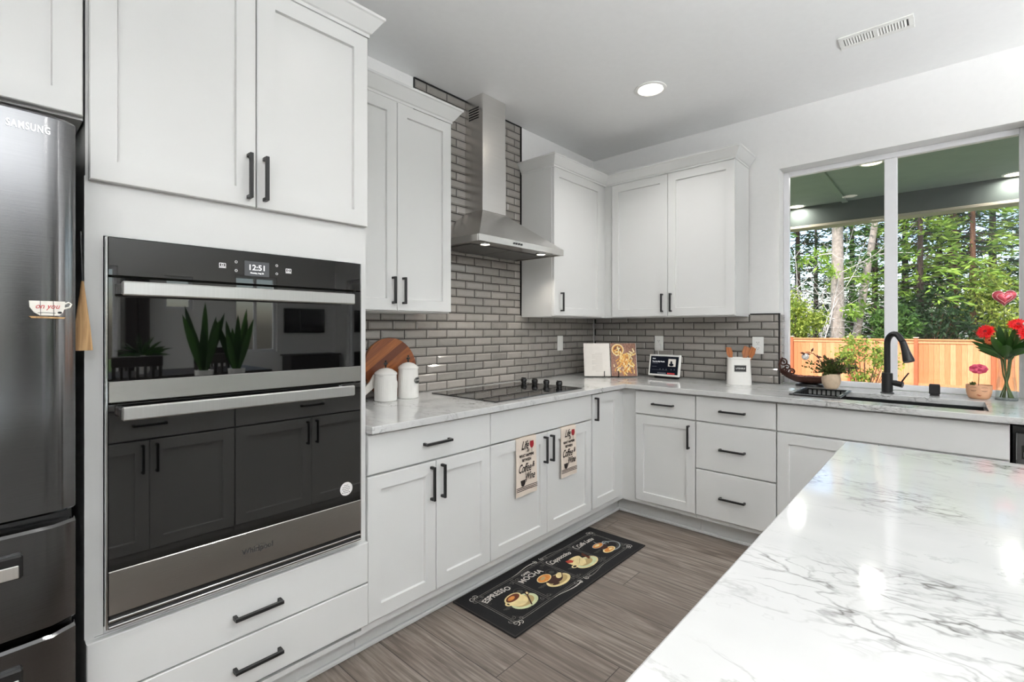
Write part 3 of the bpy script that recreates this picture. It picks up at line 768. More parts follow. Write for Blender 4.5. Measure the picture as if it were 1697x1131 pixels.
d2 = oven_door(.531, .648, 1.0885, 1.0495, 1.0855)
M['decal'] = P('grey_mark', (48,48,48), .6); M['sticker'] = P('sticker_white', (225,222,220), .5)
tm = text_mesh('Whirlpool', .0235, M['decal'], ext=.0005, sx=.95, bold=.0003); tm.transform(frame((-3.033-cx, OY-.0022, Z(.588)), (1,0,0), (0,0,1))); o = link('lettering', tm, d2); o['label'] = 'small dark brand lettering'
mb = MB().mat(M['decal']); mb.xf = frame((-3.028-cx, OY-.0021, Z(.588)), (1,0,0), (0,0,1))
mb.rib([(.022*math.cos(a)*1.0, .010*math.sin(a)+.002) for a in [x*.3+.2 for x in range(18)]], .0006); o = t.part('logo_ring', mb, d2)
mb = MB().mat(M['sticker']); mb.xf = frame((-2.727-cx, OY-.0004, Z(.702)), (1,0,0), (0,0,1)); mb.ell(0, 0, .0245, .0245); mb.mat(M['decal'])
for k, wd in enumerate((.018, .03, .032, .024, .034)): 
    zz = .013-k*.0065
    for q in range(4): mb.rib([(-wd/2+q*wd/4, zz), (-wd/2+q*wd/4+wd*.17, zz)], .0022, .0003)
t.part('sticker', mb, d2, 'round white sticker with small print')
mb = MB().mat(M['blackpl']).box((ox0+.004, -.676, Z(.498)), (ox1-.004, -.653, Z(.5305)))
mb.mat(M['chrome']); mb.box((ox0, OY-.002, Z(.512)), (ox1, -.675, Z(.520)), .002); mb.box((ox0, OY-.004, Z(.4965)), (ox1, -.675, Z(.504)), .002); t.part('vent_louvre', mb, label='steel vent slats')
for xa in (ox0-.0035, ox1+.0005): t.part('side_trim', MB().mat(M['chrome']).box((xa, OY+.002, Z(.4965)), (xa+.003, -.6465, Z(1.533))))

# ------------------------------------------------------------------ range hood
HX0, HX1, HY, HZ = -1.810, -1.044, -.431, 1.769
t = Thing('range_hood', 'stainless chimney range hood over the cooktop', 'range hood', ((HX0+HX1)/2, 0, HZ))
hc = (HX0+HX1)/2; a, b = HX0-hc, HX1-hc; c0, c1 = -1.530-hc, -1.323-hc; yb = -.0115
mb = MB().mat(M['ss_hood'])
R = [[(a, yb), (a, HY), (b, HY), (b, yb)], [(c0, yb), (c0, -.171), (c1, -.171), (c1, yb)]]
vs = [(x, y, .0385) for x, y in R[0]] + [(x, y, .257) for x, y in R[1]]
mb.add(vs, [(0,1,2,3), (4,5,6,7)]+[(k, (k+1) % 4, 4+(k+1) % 4, 4+k) for k in range(4)])
can = t.part('canopy', mb)
mb = MB().mat(M['ss']); 
mb.box((a-.002, HY-.002, 0), (b+.002, HY+.012, .038), .001); mb.box((a-.002, HY+.012, 0), (a+.01, yb, .038), .001); mb.box((b-.01, HY+.012, 0), (b+.002, yb, .038), .001); mb.box((a+.01, yb-.012, 0), (b-.01, yb, .038), .001)
rim = t.part('rim_band', mb, label='brushed steel front band')
mb = MB().mat(M['blackpl'])
for k in range(4): mb.cyl((-1.530-hc+k*.022, HY-.006, .019), (-1.530-hc+k*.022, HY-.0021, .019), .0062, n=12)
t.part('buttons', mb, rim, 'four small black push buttons')
t.part('chimney', MB().mat(M['ss_hood']).box((c0, -.171, .258), (c1, yb, 2.756-HZ), .0015), label='tall square steel flue')
mb = MB().mat(M['blackpl'])
for k in range(5): mb.box((c0-.0006, -.135, .905-k*.016), (c0+.001, -.045, .913-k*.016))
t.part('vent_slots', mb, label='dark vent slots high on the flue side')
t.part('chimney_sleeve', MB().mat(M['ss_hood']).box((c0-.002, -.173, .257), (c1+.002, yb, .62), .001), can)
mb = MB().mat(M['ss']).box((a+.011, HY+.013, .006), (b-.011, yb-.013, .012)); bot = t.part('underside', mb)
M['mesh'] = P('filter_mesh', (120,119,117), .5, .8, var=.2, vscale=900)
for (p, q) in ((a+.06, -.003), (.003, b-.06)):
    mb = MB().mat(M['mesh']).box((p, HY+.13, .001), (q, yb-.03, .0055), .001); f = t.part('grease_filter', mb, label='grey mesh grease filter')
mb0 = [(-.255, 'l'), (.255, 'r')]
for x, _ in mb0:
    mb = MB().mat(M['hoodlamp']).cyl((x, HY+.085, .002), (x, HY+.085, .0058), .026, n=20)
    mb.mat(M['chrome']).tube([(x+.031*math.cos(k*PI/10), HY+.085+.031*math.sin(k*PI/10), .004) for k in range(20)], .004, 6, closed=True)
    t.part('hood_light', mb, label='round lit hood lamp')
    ld = bpy.data.lights.new('hood_lamp', 'SPOT'); ld.energy = 5; ld.spot_size = math.radians(120); ld.spot_blend = .6; ld.shadow_soft_size = .025; ld.color = (1, .93, .82)
    lo = bpy.data.objects.new('hood_lamp', ld); COL.objects.link(lo); lo.parent = t.o; lo.location = (x, HY+.085, -.004)

# ------------------------------------------------------------------ cooktop
t = Thing('cooktop', 'flat black glass cooktop set into the quartz worktop under the hood', 'cooktop', (-1.4925, -.365, .914))
t.part('glass_top', MB().mat(M['ckglass']).box((-.3875, -.258, .0005), (.3875, .258, .0065), .0018))
M['ring'] = P('burner_ring', (46,46,48), .3)
mb = MB().mat(M['ring'])
for (x, y, r) in ((-.22, .11, .10), (-.22, -.12, .08), (.08, .12, .075), (.09, -.11, .105)):
    mb.xf = Matrix.Translation((x, y, .0068))
    for q in (r, r*.62): mb.rib([(q*math.cos(k*PI/20), q*math.sin(k*PI/20)) for k in range(41)], .0015)
t.part('burner_rings', mb, label='faint grey burner rings')
for k, (x, y) in enumerate(((.325, .17), (.325, .075), (.325, -.022), (.325, -.125))):
    mb = MB().mat(M['blackpl']).lathe([(.017, .0066), (.0165, .016), (.0205, .020), (.0205, .036), (.019, .039), (0, .039)], (x, y, 0), 20)
    mb.box((x-.003, y-.019, .039), (x+.003, y+.019, .046), .0015)
    t.part('knob', mb, label='black control knob')

# ------------------------------------------------------------------ sink, faucet and things round it
t = Thing('kitchen_sink', 'black undermount sink basin below the window', 'sink', (-.361, -2.0535, .7))
mb = MB().mat(M['blackpl']); x0, x1, y0, y1 = -.197, .197, -.405, .405; tt = .012
M['sinkblack'] = P('sink_black', (24,24,25), .35, var=.1, vscale=200)
mb = MB().mat(M['sinkblack'])
mb.box((x0, y0, -.02), (x1, y1, -.008)); 
mb.box((x0, y0, -.008), (x0+tt-.0005, y1, .184)); mb.box((x1-tt+.0005, y0, -.008), (x1, y1, .184)); mb.box((x0+tt, y0, -.008), (x1-tt, y0+tt-.0005, .184)); mb.box((x0+tt, y1-tt+.0005, -.008), (x1-tt, y1, .184))
t.part('basin', mb)
t.part('drain', MB().mat(M['chrome']).lathe([(.045, -.0078), (.045, -.005), (.03, -.004), (.028, -.007), (0, -.007)], (0, -.05, 0), 24))
t = Thing('colander_tray', 'black slotted drying tray hung over the left end of the sink', 'colander', (-.366, -1.768, .914))
mb = MB().mat(M['blackpl'])
X, Y = .196, .122
for a_, b_ in (((-X, -Y, .0015), (X, -Y+.02, .010)), ((-X, Y-.02, .0015), (X, Y, .010)), ((-X, -Y+.02, .0015), (-X+.024, Y-.02, .010)), ((X-.024, -Y+.02, .0015), (X, Y-.02, .010))): mb.box(a_, b_, .003)
rim = t.part('rim', mb)
mb = MB().mat(M['blackpl'])
for k in range(16):
    u = -X+.034+k*(2*X-.068)/15
    mb.box((u-.004, -Y+.022, -.055), (u+.004, Y-.022, -.050))
    for s in (-1, 1): mb.box((u-.004, s*(Y-.024)-.002, -.05), (u+.004, s*(Y-.024)+.002, .003))
for k in range(9):
    v = -Y+.026+k*(2*Y-.052)/8
    for s in (-1, 1): mb.box((s*(X-.03)-.002, v-.004, -.05), (s*(X-.03)+.002, v+.004, .003))
t.part('slotted_basket', mb)
for yy in (-Y+.010, Y-.010):
    for s in (-1, 1): t.part('handle_bar', MB().mat(M['ss_bright']).box((s*.10-.05, yy-.0045, .0104), (s*.10+.05, yy+.0045, .0135), .001), label='pale steel strip')

t = Thing('faucet', 'matt black gooseneck pull-down faucet standing behind the sink', 'faucet', (-.082, -2.05, .914))
mb = MB().mat(M['black'])
mb.lathe([(.032, 0), (.032, .005), (.027, .007), (.0265, .115), (.0235, .118), (.0, .118)], (0,0,0), 28); t.part('base', mb)
d = Vector((-.74, -.67, 0)).normalized(); R_ = .052; up = .285
pts = [(0,0,.117), (0,0,.19), (0,0,up)] + [tuple(d*(R_-R_*math.cos(a))+Vector((0,0,up+R_*1.15*math.sin(a)))) for a in [PI*k/14 for k in range(1, 12)]]
e = Vector(pts[-1]); tg = (e-Vector(pts[-2])).normalized()
pts += [tuple(e+tg*.03)]
mb = MB().mat(M['black']).tube(pts, .0155, 14); t.part('spout', mb)
e2 = e+tg*.031; dn = (tg+Vector((0,0,-.9))).normalized()
mb = MB().mat(M['black']).tube([e2, e2+dn*.012, e2+dn*.05, e2+dn*.105, e2+dn*.114], [.016, .0165, .019, .027, .0255], 18); t.part('spray_head', mb)
mb = MB().mat(M['black']).tube([(.0, -.024, .062), (-.004, -.04, .060), (-.012, -.072, .054)], [.015, .017, .017], 16); vv = t.part('valve', mb)
mb = MB().mat(M['black']).tube([(-.010, -.066, .070), (-.012, -.080, .095), (-.014, -.098, .124)], [.0042, .004, .0036], 8); t.part('lever', mb, vv)
t = Thing('soap_dispenser', 'small black square cap behind the sink, right of the faucet', 'soap dispenser', (-.04, -2.257, .914))
t.part('base', MB().mat(M['black']).lathe([(.021, 0), (.021, .006), (.018, .008)], (0,0,0), 20)); t.part('cap', MB().mat(M['black']).box((-.019, -.0235, .008), (.019, .0235, .064), .004))

# ------------------------------------------------------------------ outlets
def outlet(label, loc, rz, kind):
    t = Thing('wall_outlet', label, 'outlet', loc, rz)
    t.part('cover_plate', MB().mat(M['white']).box((-.036, -.0055, -.059), (.036, 0, .059), .002))
    mb = MB().mat(M['white'])
    if kind == 'switch':
        mb.box((-.0165, -.0085, -.033), (.0165, -.0056, .033), .001); t.part('switch_paddle', mb)
    else:
        for z in (-.0195, .0195):
            o = t.part('socket', MB().mat(M['white']).box((-.0165, -.0075, z-.014), (.0165, -.0056, z+.014), .0015))
            mb = MB().mat(M['decal'])
            for x in (-.0065, .0065): mb.box((x-.0011, -.0079, z-.002), (x+.0011, -.0076, z+.006))
            mb.cyl((0, -.0079, z-.008), (0, -.0076, z-.008), .0022, n=10)
            t.part('slots', mb, o)
    return t
outlet('white switch plate on the tiles right of the cooktop', (-.513, -.0107, 1.172), 0, 'switch')
outlet('white outlet on the tiles above the smart display', (-.0107, -.613, 1.172), R90, 'outlet')
outlet('white outlet on the tiles behind the wooden utensils', (-.0107, -1.337, 1.172), R90, 'outlet')
t = Thing('plug_adapter', 'white plug and cord in the outlet above the smart display', 'plug', (-.019, -.618, 1.118), R90)
t.part('plug', MB().mat(M['white']).box((-.014, -.034, 0), (.014, 0, .048), .003))
t.part('cord', MB().mat(M['white']).tube([(0, -.02, 0), (.004, -.021, -.03), (.015, -.030, -.09), (.02, -.040, -.16), (.025, -.043, -.199)], .0022, 6))
# ------------------------------------------------------------------ smart display
t = Thing('smart_display', 'white framed smart display playing music on the worktop under the outlet', 'tablet', (-.145, -.735, .914), R90+math.radians(-4))
M['fabric'] = P('charcoal_fabric', (34,34,36), .85, bump=.4, bscale=900)
M['scr'] = emission('display_screen', (22,25,32), 1.0); M['scrw'] = emission('display_text', (235,236,238), .8); M['scrg'] = emission('display_dim', (95,98,105), .8)
M['scrp'] = emission('display_cover', (222,216,206), .75)
t.part('base', MB().mat(M['fabric']).box((-.095, -.035, 0), (.095, .045, .028), .012), label='charcoal fabric speaker base')
tl = math.radians(10)
Fr = frame((0, -.045, .018), (1,0,0), (0, math.sin(tl), math.cos(tl)))      # local x right, y up the tilted panel, z towards the viewer
mb = MB().mat(M['white']); mb.xf = Fr; mb.box((-.128, 0, -.008), (.128, .163, .006), .005); sc = t.part('frame', mb)
mb = MB().mat(M['scr']); mb.xf = Fr; mb.flat([(-.113, .014), (.113, .014), (.113, .149), (-.113, .149)], .0064); s2 = t.part('screen', mb, sc, 'dark lit screen')
ms = [(text_mesh('Music', .011, M['scrw'], align='LEFT', bold=.0003), Fr @ Matrix.Translation((-.098, .130, .0069))), (text_mesh('You Are My World', .0125, M['scrw'], align='LEFT', bold=.0005), Fr @ Matrix.Translation((-.098, .108, .0069)))]
link('screen_text', merge('screen_text', ms), s2)
mb = MB().mat(M['scrp']); mb.xf = Fr; mb.flat([(.032, .075), (.092, .075), (.092, .131), (.032, .131)], .0067)
mb.mat(M['scr']); mb.ell(.058, .088, .018, .011, .0069); mb.ell(.057, .104, .008, .012, .0070)
mb.mat(M['scrg']); mb.rib([(-.098, .096), (-.05, .096)], .004, .0068); mb.rib([(-.098, .07), (-.06, .07)], .003, .0068); mb.rib([(-.098, .045), (.03, .045)], .0015, .0068)
for u in (-.03, -.005, .02, .06, .085): mb.ell(u, .052, .004, .004, .0068)
mb.flat([(-.05, .016), (.02, .016), (.02, .027), (-.05, .027)], .0068); mb.mat(M['red']); mb.flat([(.03, .016), (.09, .016), (.09, .027), (.03, .027)], .0068)
t.part('screen_art', mb, s2)

# ------------------------------------------------------------------ cookbook on its stand
BC = Vector((-.335, -.365, 0)); V2 = Vector((-.745, -.667, 0)).normalized()     # facing the camera side
rzb = math.atan2(-V2.x, V2.y)+PI          # local -y points along V2
t = Thing('cookbook_stand', 'black wire stand holding the open cookbook in the corner', 'book stand', (BC.x, BC.y, .914), rzb)
mb = MB().mat(M['black'])
for x in (-.055, .055):
    mb.tube([(x, .035, .004), (x, -.045, .004), (x, -.052, .012), (x, -.050, .040), (x, -.053, .048)], .0035, 6)
    mb.tube([(x, -.018, .006), (x, .03, .14)], .003, 6); mb.tube([(x, .03, .14), (x, .075, .004), (x, .035, .004)], .003, 6)
mb.tube([(-.12, -.012, .02), (.12, -.012, .02)], .004, 6); mb.tube([(-.055, .03, .14), (.055, .03, .14)], .003, 6)
t.part('wire_frame', mb)
t = Thing('cookbook', 'open cookbook with a blank-looking left page and a food photo on the right page', 'book', (BC.x, BC.y, .9215), rzb)
M['page'] = P('page_paper', (228,222,214), .7, var=.02); M['pagedge'] = P('page_edges', (216,210,201), .8, var=.1, vscale=400)
def food():
    t_ = NT('food_photo'); v = t_.coord((1,1,1)); 
    vo = t_.n('TexVoronoi'); vo.inputs['Scale'].default_value = 55; 
    mp = t_.n('Mapping'); mp.inputs['Scale'].default_value = (1, 1, .55); mp.inputs['Rotation'].default_value = (.5, .6, .2); t_.l(v, mp.inputs[0]); t_.l(mp.outputs[0], vo.inputs['Vector'])
    nz = t_.noise(v, 14, 3); nf = t_.noise(v, 90, 4)
    wd = t_.ramp(nf, [(.3, lin((120,80,64))), (.7, lin((172,126,104)))])
    t_.l(wd, t_.p.inputs['Base Color']); t_.p.inputs['Roughness'].default_value = .5; return t_.m
M['food'] = food()
tl = math.radians(14)
def bookpt(u, v, s):      # u 0..1 from spine outwards, v 0..1 up, s = side
    x = s*(.004+u*.200); y = -.030+.018*(1-(1-u)**2)*-1+.012*u*u*2.2 + v*.258*math.sin(tl); z = v*.258*math.cos(tl)
    return (x, y, z)
mb = MB().mat(M['page']); 
cv = MB().mat(M['food'])
blk = []
for s, mt_ in ((-1, M['page']), (1, M['food'])):
    mb = MB().mat(M['page']).sheet((lambda u, v, s=s: bookpt(u, v, s)) if s < 0 else (lambda u, v, s=s: bookpt(u, v, s)), 12, 4, .004 if s < 0 else -.004)
    pb = t.part('page_block', mb)
    # the facing page itself, a hair in front
    mb = MB().mat(mt_); fn = lambda u, v, s=s: Vector(bookpt(u, v, s))+Vector((0, -.0062, .0015))
    vs = [fn(i/12*.985, j/4) for i in range(13) for j in range(5)]; mb.add(vs, [(i*5+j, (i+1)*5+j, (i+1)*5+j+1, i*5+j+1) for i in range(12) for j in range(4)], True)
    pg = t.part('left_page' if s < 0 else 'photo_page', mb, pb, 'food photograph page' if s > 0 else 'pale page with faint print')
    mb = MB()
    if s < 0:
        mb.mat(M['pagedge'])
        for r in range(13):
            v = .14+r*.045; L_ = .45 if r % 4 else .3
            A = [fn(.30+.04*k/1*L_*2.8, v) + Vector((0, -.0006, 0)) for k in range(0, 9)]
            mb.add([p for q in A for p in (q, q+Vector((0, .0004, .004)))], [(2*k, 2*k+1, 2*k+3, 2*k+2) for k in range(8)])
        t.part('print_lines', mb, pb)
    else:
        cols = [P('fry_'+n_, c_, .5) for n_, c_ in (('gold', (226,164,72)), ('pale', (238,206,128)), ('amber', (196,120,44)), ('cream', (240,224,176)), ('brown', (120,66,34)))]
        def quad(u, v, a, l, w_, m, h):
            mb.mat(m); ps = []
            for (p, q) in ((-l, -w_), (l, -w_*.7), (l*1.05, w_*.5), (-l*.9, w_)):
                uu = u+(p*math.cos(a)-q*math.sin(a))/.2; vv_ = v+(p*math.sin(a)+q*math.cos(a))/.258
                ps.append(fn(min(max(uu, .01), .98), min(max(vv_, .01), .99))+Vector((0, -h, 0)))
            mb.add(ps, [(0,1,2,3)])
        def disc(u, v, r, m, h, n=16):
            mb.mat(m); mb.add([fn(min(max(u+r*math.cos(2*PI*k/n)/.2, .01), .98), min(max(v+r*math.sin(2*PI*k/n)/.258, .01), .99))+Vector((0, -h, 0)) for k in range(n)], [tuple(range(n))])
        disc(.27, .80, .047, cols[3], .0006); disc(.27, .80, .041, cols[0], .0008); disc(.27, .80, .033, cols[4], .0010)
        for k in range(16): quad(.27+rnd.uniform(-.11, .11), .80+rnd.uniform(-.09, .09), rnd.uniform(0, 3), .010, .0045, cols[rnd.choice((0,1,3,4))], .0012+k*.00002)
        for k in range(150):
            r_ = rnd.random(); u = .52+rnd.gauss(0, .15); v = .12+.55*r_+rnd.gauss(0, .03); u += (.5-r_)*.1
            quad(u, v, rnd.uniform(.5, 2.6), rnd.uniform(.010, .02), .0045, cols[rnd.choice((0,0,1,1,2,3))], .0008+k*.00001)
        for (u, v) in ((.78, .72), (.88, .78), (.85, .36), (.80, .30), (.72, .66), (.9, .66)): quad(u, v, rnd.uniform(0, 3), .017, .007, cols[rnd.choice((1,3))], .0018)
        t.part('food_print', mb, pb)

# ------------------------------------------------------------------ canisters
def canister(name_label, loc, r, h, kind, rz):
    t = Thing('canister', name_label, 'canister', loc, rz)
    rib = lambda th, z: (.0011*math.cos(th*34) if .012 < z < h-.012 else 0)
    t.part('jar', MB().mat(M['ceramic']).lathe([(r*.94, 0), (r, .004), (r, .012), (r*.985, h*.5), (r*.95, h-.011), (r*.955, h-.006), (r*.93, h)], (0,0,0), 136, rib))
    ld = t.part('lid', MB().mat(M['ceramic']).lathe([(r*.98, h+.0005), (r*1.0, h+.003), (r*1.0, h+.010), (r*.9, h+.016), (r*.55, h+.030), (r*.2, h+.036), (0, h+.037)], (0,0,0), 40))
    mb = MB().mat(M['black']).lathe([(.004, h+.035), (.004, h+.043), (.007, h+.046), (.004, h+.05), (.004, h+.054)], (0,0,0), 10)
    zc = h+.058
    mb.ball((0, 0, zc+.012), .0055, 10)
    for s in (-1, 1): mb.ball((s*.009, 0, zc), .006, 10)
    mb.ball((0, 0, zc), .0058, 10); t.part('finial', mb, ld, 'black fleur-shaped finial')
    vs = []; fs = []; n = 24; a0, b0 = (.027, .018) if kind else (.024, .023)
    def on(u, v, o): return ((r+o)*math.sin(u/r), -(r+o)*math.cos(u/r), h*.62+v)
    def oval(a, b, o, m, mb):
        mb.mat(m); mb.add([on(0, 0, o)]+[on(a*math.cos(2*PI*k/n), b*math.sin(2*PI*k/n), o) for k in range(n)], [(0, 1+k, 1+(k+1) % n) for k in range(n)], True)
    mb = MB()
    if kind:
        oval(a0, b0, .0022, M['black'], mb); oval(a0*.9, b0*.86, .0027, M['ceramic'], mb); oval(a0*.85, b0*.8, .0032, M['black'], mb); pl = t.part('oval_plate', mb, label='black oval nameplate')
        tm = text_mesh('COFFEE', .0125, M['ceramic'], bold=.0004, ext=.0002)
        for v in tm.vertices: q = on(v.co.x, v.co.y, .004); v.co = q
        link('lettering', tm, pl)
    else:
        oval(a0, b0, .0022, M['ceramic'], mb); t.part('oval_plate', mb, label='plain white oval medallion')
    return t
canister('shorter white ribbed canister with a blank medallion beside the oven tower', (-2.205, -.138, .914), .0585, .134, 0, math.radians(28))
canister('taller white ribbed canister with a black COFFEE nameplate', (-2.065, -.140, .914), .0555, .156, 1, math.radians(24))

# ------------------------------------------------------------------ round board + white paddle
t = Thing('cutting_board', 'round striped wooden board leaning on the tiles behind the canisters', 'cutting board', (-2.115, -.066, .914), 0, rot=(math.radians(-7), 0, 0))
mb = MB().mat(M['board']); mb.xf = frame((0, 0, .163), (1,0,0), (0,0,1))
mb.prism([(.163*math.cos(2*PI*k/64), .163*math.sin(2*PI*k/64)) for k in range(64)], -.010, .010); t.part('board', mb)
t = Thing('serving_paddle', 'white speckled paddle tip leaning against the round wooden board', 'paddle', (-2.268, -.082, .914), 0, rot=(math.radians(-7), 0, 0))
M['speck'] = P('speckled_white', (230,226,220), .5, var=.08, vscale=120)
mb = MB().mat(M['speck']); mb.xf = frame((0, 0, 0), (1,0,0), (0,0,1)) @ Matrix.Rotation(math.radians(-52), 4, 'Z')
mb.xf = frame((-.03, 0, .045), (1,0,0), (0,0,1)) @ Matrix.Rotation(math.radians(-52), 4, 'Z')
mb.prism([(-.012, -.05), (.012, -.05), (.02, .06), (.032, .10), (.028, .135), (0, .15), (-.028, .135), (-.032, .10), (-.02, .06)], .004, .012); t.part('blade', mb)

# ------------------------------------------------------------------ utensil holder
t = Thing('utensil_holder', 'white enamel utensil crock with a black nameplate', 'utensil holder', (-.198, -1.268, .914), math.radians(-62))
def sup(a, b, n=40, p=3.2):
    o = []
    for k in range(n):
        th = 2*PI*k/n; c_, s_ = math.cos(th), math.sin(th)
        o.append((a*math.copysign(abs(c_)**(2/p), c_), b*math.copysign(abs(s_)**(2/p), s_)))
    return o
rings = [(.076, .050, 0), (.077, .051, .004), (.073, .048, .09), (.069, .045, .172), (.073, .049, .173), (.073, .049, .181), (.069, .045, .182), (.067, .043, .17), (.072, .046, .012)]
vs = []; fs = []
for (a, b, z) in rings: vs += [(x, y, z) for x, y in sup(a, b)]
n = 40
for i in range(len(rings)-1): fs += [(i*n+k, i*n+(k+1) % n, (i+1)*n+(k+1) % n, (i+1)*n+k) for k in range(n)]
fs += [tuple(range(n)), tuple((len(rings)-1)*n+k for k in range(n))]
t.part('crock', MB().mat(M['ceramic']).add(vs, fs, True))
mb = MB().mat(M['black']).box((-.036, -.0505, .088), (.036, -.0485, .132), .0008); mb.mat(M['ceramic']).box((-.033, -.0508, .0905), (.033, -.0500, .0915)); mb.box((-.033, -.0508, .1285), (.033, -.0500, .1295)); pl = t.part('nameplate', mb, label='black rectangular nameplate')
tm = text_mesh('UTENSILS', .0135, M['ceramic'], bold=.0003); tm.transform(frame((0, -.0512, .110), (1,0,0), (0,0,1))); link('lettering', tm, pl)
def spatula(label, loc, tilt, rz, w_=.030, kind=0):
    t = Thing('wooden_spatula', label, 'spatula', loc, 0, group=None, rot=(tilt[0], tilt[1], rz))
    mb = MB().mat(M['spoon']); mb.xf = frame((0,0,0), (1,0,0), (0,0,1))
    mb.prism([(-.006, 0), (.006, 0), (.006, .15), (w_*.6, .175), (w_, .20), (w_*.9, .235), (-w_*.5, .245), (-w_*.85, .20), (-w_*.55, .175), (-.006, .15)], -.0035, .0035); t.part('paddle', mb); return t
spatula('wooden spatula leaning left out of the white utensil crock', (-.205, -1.262, .93), (math.radians(2), math.radians(-15)), math.radians(-62), .021)
spatula('wide wooden spatula leaning right out of the white utensil crock', (-.200, -1.285, .93), (math.radians(-4), math.radians(8)), math.radians(-62), .026)
spatula('second wooden spatula behind the wide one on the right of the crock', (-.176, -1.292, .93), (math.radians(4), math.radians(13)), math.radians(-52), .022)

# ------------------------------------------------------------------ window sill things
def leaf_cloud(mb, pts, size, droop=.3, rn=rnd, asp=.45, up=None):
    """one diamond leaf per (position, direction)"""
    for p, d in pts:
        p = Vector(p); d = Vector(d).normalized(); s = size*rn.uniform(.7, 1.25)
        side = d.cross(Vector((rn.uniform(-1, 1), rn.uniform(-1, 1), rn.uniform(-1, 1))))
        if side.length < 1e-4: continue
        side.normalize(); nn = d.cross(side)
        a = p; b = p+d*s*.5+side*s*asp*.5+nn*s*.06; c = p+d*s-nn*s*droop*.3; e = p+d*s*.5-side*s*asp*.5+nn*s*.06
        mb.add([a, b, c, e], [(0,1,2,3)])
M['bronze'] = P('bronze_metal', (78,50,42), .35, .6, var=.15)
M['potpourri'] = P('dried_pods', (150,98,84), .8, var=.25, vscale=60)
t = Thing('boat_bowl', 'dark bronze boat-shaped bowl with a scrolled end on the sill beside the tiles', 'bowl', (-.012, -1.645, .914), math.radians(-84))
mb = MB().mat(M['black']).lathe([(.078, 0), (.08, .004), (.074, .014), (.05, .018), (0, .018)], (0,0,0), 28, None, 1.0, .55); t.part('foot', mb)
def boat(u, v):
    s = u*2-1; L_ = .165; x = s*L_; wd = .052*max(1-abs(s)**2.2, 0)**.8+.002; th = (v-.5)*PI*.95
    rise = .05*abs(s)**2.4*(1.25 if s < 0 else 1.0)
    return (x, wd*math.sin(th), .019+rise+.052*(1-math.cos(th))*(1-.35*abs(s)))
t.part('hull', MB().mat(M['bronze']).sheet(boat, 30, 12, .0025))
def spiral(c, r0, turns, a0, n=26, sgn=1): return [(c[0]+r0*(1-k/n*.85)*math.cos(a0+sgn*turns*2*PI*k/n), 0, c[1]+r0*(1-k/n*.85)*math.sin(a0+sgn*turns*2*PI*k/n)) for k in range(n+1)]
mb = MB().mat(M['bronze'])
mb.tube([(-.150, 0, .075), (-.166, 0, .10), (-.172, 0, .135), (-.164, 0, .165), (-.150, 0, .182)], .0075, 6)
for c, r_, a in (((-.150, .150), .022, 1.4), ((-.128, .118), .020, 2.6), ((-.100, .090), .017, 2.2), ((-.142, .100), .016, 0)): mb.tube(spiral(c, r_*1.15, 1.35, a, sgn=-1), .0052, 6)
t.part('scrollwork', mb)
for k, (x, y, z, r_) in enumerate(((-.05, 0, .052, .026), (0, .005, .050, .028), (.045, -.004, .052, .024))):
    single('dried_pod', MB().mat(M['potpourri']).ball((-.012+math.cos(math.radians(-84))*x, -1.645+math.sin(math.radians(-84))*x, .914+z), r_, 12, (1.2, 1, .8)),
           ('dull pink dried pod at the scrolled end of the boat bowl', 'dull pink dried pod in the middle of the boat bowl', 'dull pink dried pod at the pointed end of the boat bowl')[k], 'dried pod', 'dried pods in the bronze bowl', loc=(-.012+math.cos(math.radians(-84))*x, -1.645+math.sin(math.radians(-84))*x, .914+z))

M['stonepot'] = P('stone_pot', (206,184,158), .75, var=.08, vscale=60, bump=.2, bscale=120)
M['soil'] = P('soil', (52,40,32), .9, var=.3, vscale=200)
M['leafA'] = leafm('leaf_olive', (58,72,34), (110,122,62)); M['leafR'] = leafm('leaf_reddish', (92,58,48), (120,84,66)); M['stem'] = P('stem_green', (86,104,52), .6, var=.1)
t = Thing('potted_plant', 'small bushy olive-leaved plant in a round beige pot behind the sink', 'plant', (-.066, -1.772, .914))
t.part('pot', MB().mat(M['stonepot']).lathe([(.026, 0), (.036, .006), (.049, .035), (.052, .062), (.048, .088), (.046, .094), (.042, .094), (.043, .08), (0, .08)], (0,0,0), 32))
t.part('soil', MB().mat(M['soil']).lathe([(.041, .0805), (.02, .086), (0, .087)], (0,0,0), 20))
ms = MB().mat(M['stem']); ml = MB().mat(M['leafA']); pr = []; pa = []
for k in range(80):
    a = rnd.uniform(0, 2*PI); L_ = rnd.uniform(.08, .185); el = rnd.uniform(.5, 1.4)
    d = Vector((math.cos(a)*math.cos(el), math.sin(a)*math.cos(el), math.sin(el))); p0 = Vector((rnd.uniform(-.02, .02), rnd.uniform(-.02, .02), .084))
    P_ = [p0+d*L_*s+Vector((0, 0, -.03*s*s)) for s in (0, .33, .66, 1)]
    if min(q.x for q in P_) < -.1: continue
    ms.tube(P_, [.0014, .0012, .001, .0007], 4, False)
    for s in [x/16 for x in range(4, 17)]:
        q = P_[0].lerp(P_[3], s)+Vector((0, 0, -.03*s*s+.01*s)); dd = d*.5+Vector((rnd.uniform(-1, 1), rnd.uniform(-1, 1), rnd.uniform(-.4, 1)))
        (pr if s > .85 and rnd.random() < .4 else pa).append((q, dd))
leaf_cloud(ml, pa, .019, asp=.7); ml.mat(M['leafR']); leaf_cloud(ml, pr, .019, asp=.7)
t.part('stems', ms); fo = t.part('foliage', ml); fo['kind'] = 'stuff'
